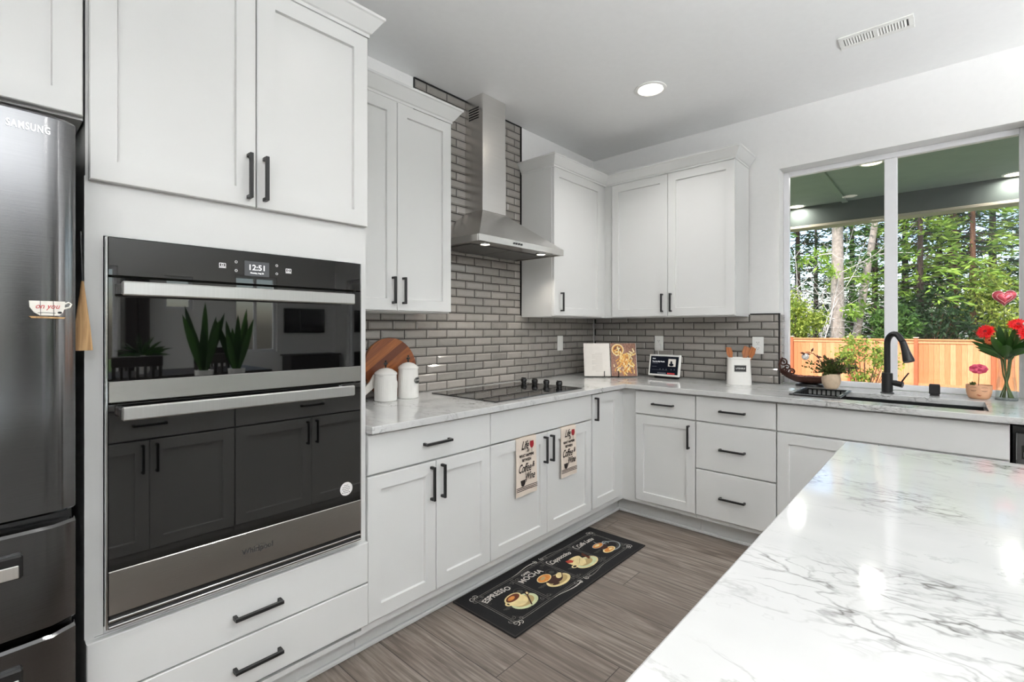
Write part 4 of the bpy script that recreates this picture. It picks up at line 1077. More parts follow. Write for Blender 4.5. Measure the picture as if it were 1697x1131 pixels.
# globe light pick stuck in the pot
M['globe'] = P('frosted_globe', (238,234,228), .25, var=.02)
t = Thing('globe_pick', 'bronze leafy branch pick with a hanging white globe beside the potted plant', 'ornament', (-.058, -1.752, 1.0))
mb = MB().mat(M['bronze']).tube([(0, 0, .0), (.006, .02, .05), (.006, .045, .095), (.005, .075, .128), (.004, .105, .138), (.003, .122, .136)], .0028, 6); t.part('branch', mb)
mb = MB().mat(M['globe']).ball((.003, .122, .108), .0215, 18); t.part('globe', mb, label='white hanging globe')
mb = MB().mat(M['bronze'])
for (p, d) in (((.003, .122, .130), (0, 1, .05)), ((.003, .122, .130), (0, -.9, -.2)), ((.003, .122, .130), (.8, .2, -.3)), ((.003, .122, .130), (-.8, .2, -.3)), ((.005, .09, .136), (0, -.4, 1)), ((.006, .045, .095), (0, .5, 1)), ((.006, .06, .112), (0, -1, -.2)), ((.006, .03, .07), (0, -1, .5))):
    d = Vector(d).normalized(); p = Vector(p); sd = d.cross(Vector((1, .2, 0))).normalized()
    mb.add([p, p+d*.016+sd*.007, p+d*.034, p+d*.016-sd*.007, p+d*.016+d.cross(sd)*.004], [(0,1,4), (1,2,4), (2,3,4), (3,0,4)])
t.part('leaves', mb)

# face planter with a wooden-looking rose
M['terr'] = P('blush_clay', (214,164,128), .6, var=.04); M['brownink'] = P('brown_paint', (92,56,40), .6); M['lip'] = P('lip_paint', (166,92,58), .5)
fdir = Vector((-.84, .0, 0)).normalized(); az = math.atan2(-2.32+2.43, -3.633+.03)
t = Thing('face_planter', 'blush clay planter with a sleeping face beside the vase', 'planter', (-.032, -2.436, .914), az+PI/2)
rr = lambda z: .052+.018*min(1, (z/.055))**.7 if z < .07 else .070+.001*(z-.07)/.03
prof = [(0, 0), (.046, 0), (.056, .006), (.064, .025), (.069, .05), (.070, .075), (.0705, .100), (.067, .100), (.066, .088), (0, .088)]
t.part('pot', MB().mat(M['terr']).lathe(prof, (0,0,0), 44))
t.part('soil', MB().mat(M['soil']).lathe([(.0655, .0885), (0, .091)], (0,0,0), 20))
def rad(z):
    for (r0, z0), (r1, z1) in zip(prof[1:7], prof[2:7]):
        if z0 <= z <= z1: return r0+(r1-r0)*(z-z0)/(z1-z0+1e-9)
    return .07
def onface(pts, w_, m, mb):
    mb.mat(m); N = len(pts); vs = []
    for i, (u, z) in enumerate(pts):
        ww = w_*(math.sin(PI*(i+.6)/(N+.2))*.7+.3)
        for s in (-1, 1):
            zz = z+s*ww/2; r_ = rad(zz)+.0006; th = u/.07; vs.append((r_*math.sin(th), -r_*math.cos(th), zz))
    mb.add(vs, [(2*i, 2*i+1, 2*i+3, 2*i+2) for i in range(N-1)], True)
mb = MB()
for s in (-1, 1):
    onface([(s*.030+.017*math.cos(a), .066-.006*math.sin(a)) for a in [PI*k/8 for k in range(9)]], .0034, M['brownink'], mb)
    for k in range(5): u = s*.030+(-.012+k*.006); onface([(u, .061), (u*1.03, .056)], .002, M['brownink'], mb)
    onface([(s*.030+.019*math.cos(a), .080+.006*math.sin(a)) for a in [PI*k/8 for k in range(9)]], .0026, M['brownink'], mb)
onface([(-.014+.028*k/8, .031+.0035*math.sin(PI*k/4)*(1 if k < 8 else 0)) for k in range(9)], .006, M['lip'], mb)
onface([(-.012+.024*k/8, .026) for k in range(9)], .005, M['lip'], mb)
t.part('painted_face', mb, label='painted closed eyes and lips'); t.o.scale = (.74, .74, .74)
M['pink'] = P('pink_petal', (226,96,122), .55, var=.12, vscale=60)
M['pinkdk'] = P('deep_pink_petal', (196,58,92), .55, var=.1)
t2 = Thing('rose_pick', 'pink cut-out rose on a stick in the face planter', 'ornament', (-.030, -2.434, .981), az+PI/2)
t2.part('stick', MB().mat(M['brownink']).tube([(0, 0, 0), (.002, 0, .074)], .0014, 6))
mb = MB(); rn2 = random.Random(3)
for L_, (n_, r_, z_) in enumerate(((9, .036, .092), (7, .025, .098), (5, .014, .104))):
    for k in range(n_):
        a = 2*PI*k/n_+L_*.5; mb.mat(M['pink'] if (k+L_) % 2 else M['pinkdk'])
        c = Vector((math.cos(a)*r_*.62, -.004-L_*.004, z_+math.sin(a)*r_*.42)); 
        mb.ball(c, r_*.42, 8, (1.1, .35, .8))
t2.part('bloom', mb)
mb = MB().mat(M['leafA'])
t3 = Thing('succulent_sprig', 'small olive leaf sprouting in the face planter', 'plant', (-.03, -2.416, .981), az+PI/2)
for d in ((-.3, 0, 1), (-.8, .1, .8), (.2, -.3, .9)):
    d = Vector(d).normalized(); s = d.cross(Vector((0, 1, 0))).normalized()
    mb.add([Vector((0,0,0)), d*.014+s*.008, d*.026, d*.014-s*.008, d*.013+Vector((0,-.004,0))], [(0,1,4), (1,2,4), (2,3,4), (3,0,4)])
t3.part('leaf', mb)

# glass vase with red gerberas and a heart balloon pick
M['vglass'] = pane('vase_glass', 1.5, (.95, .97, .96, 1), .3); M['water'] = pane('vase_water', 1.2, (.93, .96, .95, 1), .12)
M['gerb'] = P('red_petal', (236,12,18), .5, var=.12, vscale=90); M['gerbc'] = P('gerbera_centre', (150,14,18), .8); M['dkleaf'] = leafm('florist_leaf', (34,66,28), (72,112,48), .35)
M['orange'] = P('orange_petal', (232,120,60), .5, var=.1); M['whitep'] = P('white_petal', (240,238,232), .5)
VX, VY = -.018, -2.540
vz = Thing('glass_vase', 'clear flared glass vase with stems and water at the right end of the sill', 'vase', (VX, VY, .914))
vz.part('glass_body', MB().mat(M['vglass']).lathe([(0, .001), (.0425, .001), (.043, .02), (.038, .09), (.031, .17), (.033, .215), (.042, .245)], (0,0,0), 36))
vz.part('water', MB().mat(M['water']).lathe([(0, .004), (.039, .004), (.040, .02), (.036, .085), (.031, .12), (0, .12)], (0,0,0), 28))
M['thickglass'] = P('thick_glass', (190,200,200), .05, var=.0, ior=1.45, trans=.85)
vz.part('foot', MB().mat(M['thickglass']).lathe([(0, .0), (.0435, .0), (.044, .004), (.0435, .009), (0, .009)], (0,0,0), 36), label='thick glass foot')
def gerbera(name_label, head, face, r_, col='gerb', group='red gerberas in the vase'):
    t = Thing('gerbera', name_label, 'flower', (VX, VY, .922), 0, group)
    hd = Vector(head); f = Vector(face).normalized(); foot = Vector((hd.x*-.12, hd.y*-.12, .004)); neck = Vector((hd.x*.16, hd.y*.16, .20))
    t.part('stem', MB().mat(M['stem']).tube([foot, neck*.5+foot*.5, neck, neck*.45+hd*.55-Vector((0,0,.0)), hd-f*.004], .0024, 6))
    a = f.orthogonal().normalized(); b = f.cross(a); mb = MB().mat(M[col])
    for L_ in range(4):
        n_ = 26-L_*4; rl = r_*(1-.19*L_)
        for k in range(n_):
            th = 2*PI*(k+.5*L_)/n_+rnd.uniform(-.06, .06); d = a*math.cos(th)+b*math.sin(th); s = f.cross(d)
            q = rl*rnd.uniform(.92, 1.04); o = hd+f*.003*L_
            mb.add([o+d*q*.15, o+d*q*.6+s*q*.12+f*q*.16, o+d*q+f*q*(.06+.05*L_), o+d*q*.6-s*q*.12+f*q*.16], [(0,1,2,3)])
    t.part('petals', mb)
    mb = MB().mat(M['gerbc']); mb.xf = frame(hd+f*.004, a, b); mb.lathe([(r_*.26, 0), (r_*.22, .006), (0, .008)], (0,0,0), 16); t.part('centre', mb, label='dark flower centre')
    return t
gerbera('red gerbera leaning left out of the glass vase', (-.035, .078, .350), (-.75, .35, .35), .044)
gerbera('red gerbera at the top of the bouquet, below the heart balloon', (-.03, -.040, .385), (-.7, -.05, .6), .046)
gerbera('red gerbera facing the room at the right of the bouquet', (-.075, -.075, .345), (-.9, -.1, .15), .048)
gerbera('red gerbera highest at the far right edge of the bouquet', (-.02, -.105, .388), (-.7, -.4, .5), .042)
t = gerbera('small orange bloom low on the left of the bouquet', (-.05, .062, .305), (-.85, .3, .1), .026, 'orange', 'small filler blooms in the vase')
t.o.name = 'orange_bloom'
t = gerbera('small white bloom between the red gerberas', (-.06, -.070, .390), (-.9, -.1, .4), .018, 'whitep', 'small filler blooms in the vase')
t.o.name = 'white_bloom'
t = Thing('bouquet_greens', 'dark green florist leaves filling the glass vase', 'foliage', (VX, VY, .922))
mb = MB().mat(M['dkleaf']); rn = random.Random(11)
def blade(mb, p, d, L_, w_, bend=.25, n=6, ref=(.6, .1, .3)):
    d = Vector(d).normalized(); s = d.cross(Vector(ref)).normalized(); nn = s.cross(d); vs = []
    for i in range(n+1):
        u = i/n; ww = w_*math.sin(PI*min(u*.95+.05, 1))**.8; c = p+d*L_*u-Vector((0, 0, bend*L_*u*u))
        vs += [c+s*ww/2, c-nn*ww*.12, c-s*ww/2]
    mb.add(vs, [q for i in range(n) for q in ((3*i, 3*i+1, 3*i+4, 3*i+3), (3*i+1, 3*i+2, 3*i+5, 3*i+4))], True)
for k in range(34):
    a = rn.uniform(0, 2*PI); el = rn.uniform(.45, 1.35); d = Vector((math.cos(a)*math.cos(el), math.sin(a)*math.cos(el), math.sin(el)))
    p = Vector((d.x*.02, d.y*.02, .215+rn.uniform(-.01, .04))); L_ = rn.uniform(.09, .17)
    if (p+d*L_).x > .10: L_ *= .5
    blade(mb, p, d, L_, rn.uniform(.018, .034), rn.uniform(.1, .3))
for (d, L_, w_) in (((-.4, .75, .62), .17, .03), ((-.5, .7, .45), .15, .024), ((-.5, .35, .8), .16, .036), ((-.75, .05, .6), .13, .046), ((-.6, -.4, .7), .16, .036), ((-.4, -.7, .55), .16, .03), ((-.2, .15, 1), .20, .03), ((-.1, -.2, 1), .22, .036)): blade(mb, Vector((d[0]*.02, d[1]*.02, .22)), d, L_, w_, .12)
t.part('leaves', mb)['kind'] = 'stuff'
mb = MB().mat(M['stem'])
for k in range(14):
    a = rn.uniform(0, 2*PI); mb.tube([(math.cos(a+2.6)*.026, math.sin(a+2.6)*.026, .006), (math.cos(a)*.012, math.sin(a)*.012, .12), (math.cos(a)*.024, math.sin(a)*.024, .25)], .0026, 5)
t.part('stems', mb)
M['foil'] = P('red_foil', (214,92,104), .16, .55, var=.25, vscale=40); M['foilrim'] = P('pale_foil', (236,190,190), .2, .5)
t = Thing('heart_balloon', 'small red foil heart balloon on a stick above the bouquet', 'balloon', (VX, VY, .925))
hc_ = Vector((-.03, .010, .520)); vdir = Vector((-.97, .06, 0)).normalized()
HF = frame(hc_, (0.06, -.998, 0), (0, 0, 1))
def heart(s): return [(s*.017*16*math.sin(a)**3/16, s*.017*(13*math.cos(a)-5*math.cos(2*a)-2*math.cos(3*a)-math.cos(4*a))/16+.003*s) for a in [2*PI*k/40 for k in range(40)]]
vs = []; fs = []; lev = [(1.0, 0), (.93, .008), (.75, .015), (.45, .020), (.1, .022)]
for s in (1, -1):
    b0 = len(vs)
    for (q, z) in lev: vs += [(x*2.6*q, y*2.6*q, z*s) for x, y in heart(1)]
    for i in range(len(lev)-1): fs += [(b0+i*40+k, b0+i*40+(k+1) % 40, b0+(i+1)*40+(k+1) % 40, b0+(i+1)*40+k) for k in range(40)]
    fs.append(tuple(b0+(len(lev)-1)*40+k for k in range(40)))
mb = MB().mat(M['foil']); mb.xf = HF; mb.add(vs, fs, True); t.part('foil_heart', mb)
mb = MB().mat(M['foilrim']); mb.xf = HF; mb.tube([(x*2.62, y*2.62, 0) for x, y in heart(1)], .0022, 5, closed=True); mb.tube([(x*1.7, y*1.7, .0165) for x, y in heart(1)], .0014, 5, closed=True); t.part('rim', mb, label='pale foil rim')
t.part('stick', MB().mat(M['stem']).tube([(0.006, .006, .006), (-.008, .004, .25), hc_+Vector((0,0,-.045))], .0018, 6))

# ------------------------------------------------------------------ rug
M['rug'] = P('black_rug', (15,14,15), .9, var=.3, vscale=400, bump=.3, bscale=900)
M['rugedge'] = P('rug_edge', (44,40,38), .9); M['chalk'] = P('chalk_grey', (118,114,110), .9, var=.25, vscale=90); M['chalkw'] = P('chalk_white', (208,202,194), .9, var=.15, vscale=90); M['dimchalk'] = P('dim_chalk', (62,60,57), .9, var=.3, vscale=120)
M['cream'] = P('cream_print', (224,204,150), .9, var=.12, vscale=30); M['cream2'] = P('cream_shade_print', (176,152,104), .9); M['crema'] = P('crema_print', (206,132,62), .9, var=.2, vscale=60); M['coffee'] = P('coffee_print', (96,44,22), .9, var=.2); M['mint'] = P('mint_print', (196,202,160), .9, var=.1); M['choc'] = P('choc_print', (60,32,22), .9); M['glassp'] = P('glass_print', (150,156,156), .9); M['redp'] = P('strawberry_print', (168,58,40), .9)
RX0, RX1, RY0, RY1 = -2.138, -.980, -.985, -.587
t = Thing('coffee_rug', 'long black kitchen mat printed with four coffee cups on the wood floor', 'rug', ((RX0+RX1)/2, (RY0+RY1)/2, 0))
hx, hy = (RX1-RX0)/2, (RY1-RY0)/2
t.part('mat', MB().mat(M['rug']).box((-hx, -hy, 0), (hx, hy, .007), .003))
t.part('bound_edge', MB().mat(M['rugedge']).rect(-hx+.006, -hy+.006, hx-.006, hy-.006, .006, .0074))
mb = MB(); Hh = .0074
mb.mat(M['chalk'])
ix, iy = hx-.075, hy-.062
mb.rect(-ix, -iy, ix, iy, .0035, Hh); mb.rect(-ix+.010, -iy+.010, ix-.010, iy-.010, .0018, Hh)
pw = 2*ix/4
for k in range(1, 4): 
    x = -ix+k*pw
    mb.rib([(x-.006, -iy+.012), (x-.006, iy-.012)], .0025, Hh); mb.rib([(x+.006, -iy+.012), (x+.006, iy-.012)], .0025, Hh)
def swirl(x, y, s, a, m='chalkw', turns=1.2, w_=.003):
    mb.mat(M[m]); P_ = []
    for k in range(22):
        u = k/21; r_ = s*(1-u*.8); th = a+turns*2*PI*u; P_.append((x+r_*math.cos(th), y+r_*math.sin(th)))
    mb.rib(P_, [w_*(1.3-.8*k/21) for k in range(22)], Hh+.0002)
for sx in (-1, 1):
    for sy in (-1, 1):
        X_, Y_ = sx*ix, sy*iy
        for (dx, dy, s, m) in ((0, 0, .018, 'chalkw'), (-sx*.022, sy*.006, .014, 'chalkw'), (sx*.006, -sy*.022, .013, 'chalk'), (-sx*.045, -sy*.012, .010, 'chalk'), (-sx*.014, -sy*.036, .010, 'dimchalk')): swirl(X_+dx, Y_+dy, s, rnd.uniform(0, 6), m, sx*sy*1.2)
for sy in (-1, 1):                                           # flourish in the middle of the long sides
    mb.mat(M['chalkw'])
    for s in (-1, 1):
        P_ = [(s*(.02+.21*u), sy*(iy+.016*math.sin(u*PI*1.1)*(1-u)+.012*(1-u))) for u in [k/16 for k in range(17)]]; mb.rib(P_, [.0065*(1-k/17)+.001 for k in range(17)], Hh+.0002)
        swirl(s*.028, sy*(iy+.012), .015, 2, 'chalkw', s*1.3); swirl(s*.055, sy*(iy+.004), .011, 1, 'chalk', -s*1.2)
for k in range(4):
    for (u, v) in ((-.42, .40), (.42, .40), (-.42, -.40), (.42, -.40)):
        cx_ = -ix+(k+.5)*pw; swirl(cx_+u*pw*.98, v*2*iy*.92, .012, rnd.uniform(0, 6), 'chalk', rnd.choice((-1, 1))*1.2, .002); swirl(cx_+u*pw*.84, v*2*iy*.98, .009, rnd.uniform(0, 6), 'dimchalk', 1.1, .002)
t.part('scroll_border', mb, label='grey scroll border')
E_ = lambda *a, **k: mb.ell(*a, **k)
for k, nm in enumerate(('espresso', 'mocha', 'cappuccino', 'latte')):
    cx_ = -ix+(k+.5)*pw; mb = MB(); h = Hh+.0004; x, y = cx_+.018, -.028
    st = iter([h+i*.0002 for i in range(60)])
    mb.mat(M['dimchalk'])
    for q in range(8): mb.ell(cx_-.085+q*.007, -.03-.004*(q % 3), .008, .005, h-.0001, q)          # dim beans behind
    if nm in ('espresso', 'mocha'):
        mb.mat(M['dimchalk']); E_(cx_+.075, .018, .036, .032, next(st)); mb.mat(M['rug']); E_(cx_+.075, .018, .032, .028, next(st)); mb.mat(M['dimchalk']); E_(cx_+.075, .018, .016, .014, next(st))
    if nm == 'espresso':
        mb.mat(M['mint']); E_(x+.012, y-.024, .078, .052, next(st)); mb.mat(M['cream2']); E_(x+.010, y-.022, .060, .037, next(st))
        mb.mat(M['cream']); mb.ell(x-.058, y+.012, .020, .017, next(st)); mb.mat(M['rug']); mb.ell(x-.058, y+.012, .010, .009, next(st))
        mb.mat(M['cream']); E_(x-.008, y+.002, .052, .046, next(st)); E_(x-.010, y+.032, .054, .030, next(st), rot=.12); mb.mat(M['coffee']); E_(x-.010, y+.032, .045, .023, next(st), rot=.12); mb.mat(M['crema']); E_(x-.018, y+.034, .024, .012, next(st), rot=.12)
        mb.mat(M['choc']); hh = next(st); mb.rib([(x+.062, y+.006), (x+.010, y-.070)], .007, hh); E_(x+.066, y+.010, .017, .011, next(st), rot=.9); mb.mat(M['cream']); E_(x+.068, y+.010, .010, .006, next(st), rot=.9)
    elif nm == 'mocha':
        mb.mat(M['cream']); E_(x+.020, y-.028, .082, .046, next(st)); mb.mat(M['cream2']); E_(x+.020, y-.026, .066, .034, next(st)); mb.mat(M['choc']); E_(x+.012, y-.012, .052, .030, next(st))
        hh = next(st); mb.flat([(x-.062, y+.030), (x+.020, y+.030), (x+.042, y-.016), (x+.006, y-.034), (x-.034, y-.022)], hh)
        mb.mat(M['cream']); E_(x-.020, y+.034, .050, .030, next(st), rot=.1); mb.mat(M['crema']); E_(x-.020, y+.034, .045, .026, next(st), rot=.1); mb.mat(M['cream2']); E_(x-.026, y+.038, .022, .010, next(st), rot=.3)
        mb.mat(M['cream']); E_(x+.056, y-.004, .030, .016, next(st), rot=.5); mb.mat(M['choc']); E_(x-.020, y-.044, .022, .009, next(st), rot=-.2); mb.mat(M['choc']); hh = next(st); mb.rib([(x+.05, y-.03), (x+.09, y+.004)], .005, hh)
    elif nm == 'cappuccino':
        mb.mat(M['cream']); E_(x+.026, y-.030, .086, .046, next(st)); mb.mat(M['mint']); E_(x+.026, y-.030, .078, .039, next(st)); mb.mat(M['cream2']); E_(x+.02, y-.026, .056, .026, next(st))
        mb.mat(M['cream']); hh = next(st); mb.flat([(x-.060, y+.034), (x+.052, y+.040), (x+.040, y-.010), (x+.010, y-.036), (x-.026, y-.034), (x-.054, y-.006)], hh)
        E_(x-.062, y-.010, .022, .014, next(st)); mb.mat(M['rug']); E_(x-.062, y-.010, .013, .008, next(st))
        mb.mat(M['cream']); E_(x-.004, y+.036, .057, .022, next(st), rot=.05); mb.mat(M['redp']); hh = next(st); mb.flat([(x-.060, y+.036), (x-.052, y+.060), (x-.020, y+.052), (x-.012, y+.032), (x-.036, y+.022)], hh); mb.mat(M['cream']); E_(x+.012, y+.040, .030, .014, next(st))
        mb.mat(M['cream2']); hh = next(st); mb.rib([(x-.02, y-.01), (x+.03, y+.02)], .003, hh); mb.mat(M['coffee']); hh = next(st); mb.rib([(x+.066, y-.020), (x+.088, y+.046)], .012, hh); mb.rib([(x+.084, y-.014), (x+.068, y+.036)], .010, hh+.0002)
    else:
        mb.mat(M['glassp']); E_(x+.034, y-.022, .074, .052, next(st)); mb.mat(M['dimchalk']); E_(x+.034, y-.022, .066, .045, next(st)); mb.mat(M['rug']); E_(x+.036, y-.018, .050, .034, next(st))
        mb.mat(M['cream']); E_(x-.014, y-.042, .052, .026, next(st)); mb.mat(M['crema']); E_(x-.014, y-.042, .042, .018, next(st)); mb.mat(M['cream']); E_(x+.0, y-.044, .018, .008, next(st))
        mb.mat(M['choc']); hh = next(st); mb.flat([(x-.060, y+.030), (x+.028, y+.030), (x+.022, y-.006), (x+.0, y-.026), (x-.034, y-.022)], hh)
        mb.mat(M['glassp']); E_(x-.018, y+.032, .048, .024, next(st)); mb.mat(M['crema']); E_(x-.018, y+.032, .043, .020, next(st)); mb.mat(M['cream']); E_(x-.022, y+.034, .022, .009, next(st)); mb.mat(M['glassp']); hh = next(st); mb.rib([(x-.004, y+.036), (x+.006, y+.078)], .004, hh)
        mb.rib([(x+.046+.018*math.cos(a), y+.020+.018*math.sin(a)) for a in [PI*k2/6-1.2 for k2 in range(11)]], .006, hh)
    mb.mat(M['dimchalk'])
    hh = next(st)
    for q in range(9): mb.rib([(cx_-.02+q*.011, -iy+.026+.004*(q % 2)), (cx_-.014+q*.011, -iy+.034-.004*(q % 3))], .003, hh)
    t.part('cup_print', mb, label='printed %s cup' % nm)
tx = []
def curved(body, cx_, cy_, size, R_, sx=1.0, m='chalkw', shear=0.0, bold=.0008):
    me = text_mesh(body, size, M[m], sx=sx, ext=.0002, bold=bold, shear=shear)
    for v in me.vertices:
        th = v.co.x/R_; r_ = R_+v.co.y; v.co = (cx_+r_*math.sin(th), cy_+r_*math.cos(th)-R_, Hh+.0009+v.co.z)
    return me
I4 = Matrix.Identity(4)
c_ = lambda k: -ix+(k+.5)*pw
tx = [(curved('ESPRESSO', c_(0)-.020, .088, .046, .35, .92), I4), (curved('CAFFE', c_(1)-.030, .108, .022, .4), I4), (curved('MOCHA', c_(1)-.030, .074, .048, .5, .95, 'chalkw'), I4),
      (curved('Cappuccino', c_(2)-.020, .082, .046, .6, .82, shear=.4), I4), (curved('Caffe Latte', c_(3)-.020, .084, .046, .8, .78, shear=.4), I4)]
for me_, _m in tx: t.part('lettering', me_, label='chalk white coffee name')
mb = MB()
for k in range(4):
    swirl(c_(k)-.095, .055, .014, 1, 'dimchalk'); swirl(c_(k)+.072, .085, .012, 2, 'dimchalk', -1.2)
    mb.mat(M['chalkw'])
for k in (2, 3):
    mb.mat(M['chalkw']); mb.rib([(c_(k)-.105+.012*math.cos(a), .086+.022*math.sin(a)) for a in [PI*.35+q*.3 for q in range(14)]], .004, Hh+.0006)
t.part('lettering_flourish', mb)

# ------------------------------------------------------------------ towels over the cooktop doors
M['towel'] = P('cream_towel', (222,208,194), .9, var=.02, vscale=8, bump=.35, bscale=700); M['ink'] = P('black_print', (34,26,24), .9); M['wine'] = P('wine_print', (150,24,34), .8); M['towelw'] = P('towel_hem', (232,226,216), .9, bump=.3, bscale=700)
def towel(label, xa, xb, zb_):
    xc = (xa+xb)/2; hw_ = (xb-xa)/2; zt_ = .7165; yf = -YA
    t = Thing('dish_towel', label, 'towel', (xc, yf-.004, zb_), 0, 'printed towels over the cooktop doors')
    Ht = zt_-zb_
    wob = lambda u, v: .0018*math.sin(u*7+v*3)+.002*math.sin(v*5)*(1-v)
    def fn(u, v):                                           # v 0 bottom front ... 1 back edge
        s = v*(Ht+.03+.10); x = (u*2-1)*hw_*(1-.05*max(0, 1-s/Ht)*0+.04*(1-min(s/Ht, 1)))
        if s < Ht: return (x, -.0005-.004*(1-s/Ht)-wob(u, s/Ht)*(1-s/Ht), s)
        if s < Ht+.03: q = (s-Ht)/.03; return (x, -.0005+q*.0265, Ht+.0016*math.sin(PI*q))
        return (x, .0265, Ht-(s-Ht-.03))
    body = t.part('cloth', MB().mat(M['towel']).sheet(fn, 12, 40, .0022))
    k = 1.0/(Ht+.13)
    def lay(me, dx, dz, off=.0022):
        for v in me.vertices:
            X_, Z_ = v.co.x+dx, v.co.y+dz; v.co = Vector(fn((X_/hw_+1)/2, Z_*k))+Vector((0, -off-v.co.z*.3, 0))
        return me
    s = Ht/.30
    L_ = []
    def tx_(b, sz, dx, dz, shear=0, sx=1, bold=.0005): L_.append((lay(text_mesh(b, sz*s, M['ink'], shear=shear, sx=sx, ext=.0002, bold=bold), dx, dz*s), I4))
    tx_('Life', .062, -.014, .258, .5, .62, .0010); tx_('is', .030, .010, .232, .4, .9)
    tx_('WHAT HAPPENS', .0195, 0, .206, .0, .78, .0008); tx_('BETWEEN', .0195, 0, .182, .0, .80, .0008)
    tx_('Coffee', .062, -.018, .140, .5, .60, .0010); tx_('&', .04, .050, .150, .3, .8); tx_('Wine', .056, .020, .094, .5, .62, .0010)
    t.part('lettering', merge('lettering', L_), label='black script and block lettering')
    def art(name, polys, label=None):
        mb = MB()
        for m, poly in polys:
            mb.mat(M[m]); mb.add([Vector(fn(((x/hw_)+1)/2, z*s*k))+Vector((0, -.0026, 0)) for x, z in poly], [tuple(range(len(poly)))])
        return t.part(name, mb, label=label)
    gx, gz = .042, .262
    art('wine_glass_print', [('wine', [(gx+.016*math.cos(a), gz+.022*math.sin(a)-.002) for a in [PI+PI*q/10 for q in range(11)]]+[(gx+.013, gz+.014), (gx-.013, gz+.014)]),
                             ('ink', [(gx-.0012, gz-.022), (gx+.0012, gz-.022), (gx+.0012, gz-.052), (gx-.0012, gz-.052)]), ('ink', [(gx-.012, gz-.052), (gx+.012, gz-.052), (gx+.010, gz-.056), (gx-.010, gz-.056)])], 'red wine glass motif')
    kx, kz = -.032, .072
    art('cup_print', [('ink', [(kx-.020, kz+.010), (kx+.020, kz+.010), (kx+.015, kz-.014), (kx+.006, kz-.022), (kx-.006, kz-.022), (kx-.015, kz-.014)]),
                      ('ink', [(kx+.016, kz+.008), (kx+.030, kz+.012), (kx+.028, kz-.002), (kx+.015, kz-.008), (kx+.016, kz-.004), (kx+.024, kz), (kx+.025, kz+.007), (kx+.017, kz+.004)])], 'dark coffee cup motif')
    for q in range(3):
        z_ = .046-.0085*q; n = 12
        mb = MB().mat(M['ink']); vs = []
        for i in range(n+1):
            for dz in (-.0019, .0019): vs.append(Vector(fn(i/n, (z_+dz)*s*k))+Vector((0, -.0024, 0)))
        mb.add(vs, [(2*i, 2*i+1, 2*i+3, 2*i+2) for i in range(n)], True); t.part('stripe', mb, label='black woven stripe')
    return t
towel('printed cream towel over the left cooktop door, hanging lower in the picture', -1.7735, -1.612, .416)
towel('printed cream towel over the right cooktop door, beside the narrow cabinet', -1.385, -1.238, .428)

# ------------------------------------------------------------------ ceiling lights and vent
def can(x, y, label, z=H, group='recessed ceiling lights', lens='lamp', W_=None, r_=.072, name='ceiling_light', spread=170):
    t = Thing(name, label, 'ceiling light', (x, y, z), 0, group)
    t.part('trim_ring', MB().mat(M['white']).lathe([(r_+.002, -.0005), (r_+.022, -.0005), (r_+.020, -.006), (r_+.004, -.009), (r_+.002, -.004)], (0,0,0), 36))
    t.part('lens', MB().mat(M[lens]).lathe([(r_, -.0035), (r_*.98, -.0055), (0, -.0055)], (0,0,0), 32), label='glowing round lens')
    ld = bpy.data.lights.new('can_lamp', 'AREA'); ld.shape = 'DISK'; ld.size = r_*1.9; ld.energy = CAN_W if W_ is None else W_; ld.spread = math.radians(spread); ld.color = (1.0, .985, .965)
    lo = bpy.data.objects.new('can_lamp', ld); COL.objects.link(lo); lo.parent = t.o; lo.location = (0, 0, -.012)
    return t
can(-.874, -.964, 'round recessed light in the ceiling near the corner wall cabinets', W_=5.0, spread=120)
for (x, y, lb) in ((-2.55, -1.5, 'recessed ceiling light above the aisle in front of the oven tower'), (-4.2, -1.6, 'recessed ceiling light in front of the refrigerator'),
                   (-.874, -3.5, 'recessed ceiling light beyond the right end of the island'), (-2.55, -3.5, 'recessed ceiling light behind the island'), (-4.2, -3.5, 'recessed ceiling light left of the island'),
                   (-1.08, -7.6, 'recessed ceiling light over the far dining corner'), (-3.4, -6.0, 'recessed ceiling light over the dining table'), (-4.6, -7.8, 'recessed ceiling light near the far wall')): can(x, y, lb, W_=3.5 if y > -2 else CAN_W, spread=130 if y > -2 else 170)
def added_uplight(x, y, label, W_):  # unseen lamps behind the camera, added to brighten the ceiling
    t = Thing('added_fill_lamp', label, 'lamp', (x, y, 0), 0, 'added fill uplights')
    t.part('base', MB().mat(M['black']).lathe([(.15, 0), (.15, .015), (.02, .03), (0, .03)], (0,0,0), 32)); t.part('pole', MB().mat(M['black']).cyl((0, 0, .03), (0, 0, 1.30), .012))
    t.part('shade', MB().mat(M['ceramic']).lathe([(.02, 1.28), (.10, 1.32), (.19, 1.38), (.185, 1.38), (.095, 1.328), (0, 1.30)], (0,0,0), 36)); t.part('bulb', MB().mat(M['lamp']).ball((0, 0, 1.345), .03, 12))
    ld = bpy.data.lights.new('uplight', 'SPOT'); ld.energy = W_; ld.spot_size = math.radians(164); ld.spot_blend = .3; ld.shadow_soft_size = .12; ld.color = (.93, .965, 1.0)
    lo = bpy.data.objects.new('uplight', ld); COL.objects.link(lo); lo.parent = t.o; lo.location = (0, 0, 1.40); lo.rotation_euler = (PI, 0, 0)
added_uplight(-4.5, -4.7, 'added fill uplight by the left wall behind the island', FILL_W*.45)
added_uplight(-.38, -4.02, 'added fill uplight in the corner by the jog wall past the island', FILL_W*.07)
added_uplight(-3.3, -4.95, 'added fill uplight between the island and the dining table', FILL_W)
t = Thing('ceiling_vent', 'white slotted air vent in the ceiling near the window', 'vent', (-.652, -2.047, H))
mb = MB().mat(M['white'])
a_, b_ = .066, .148
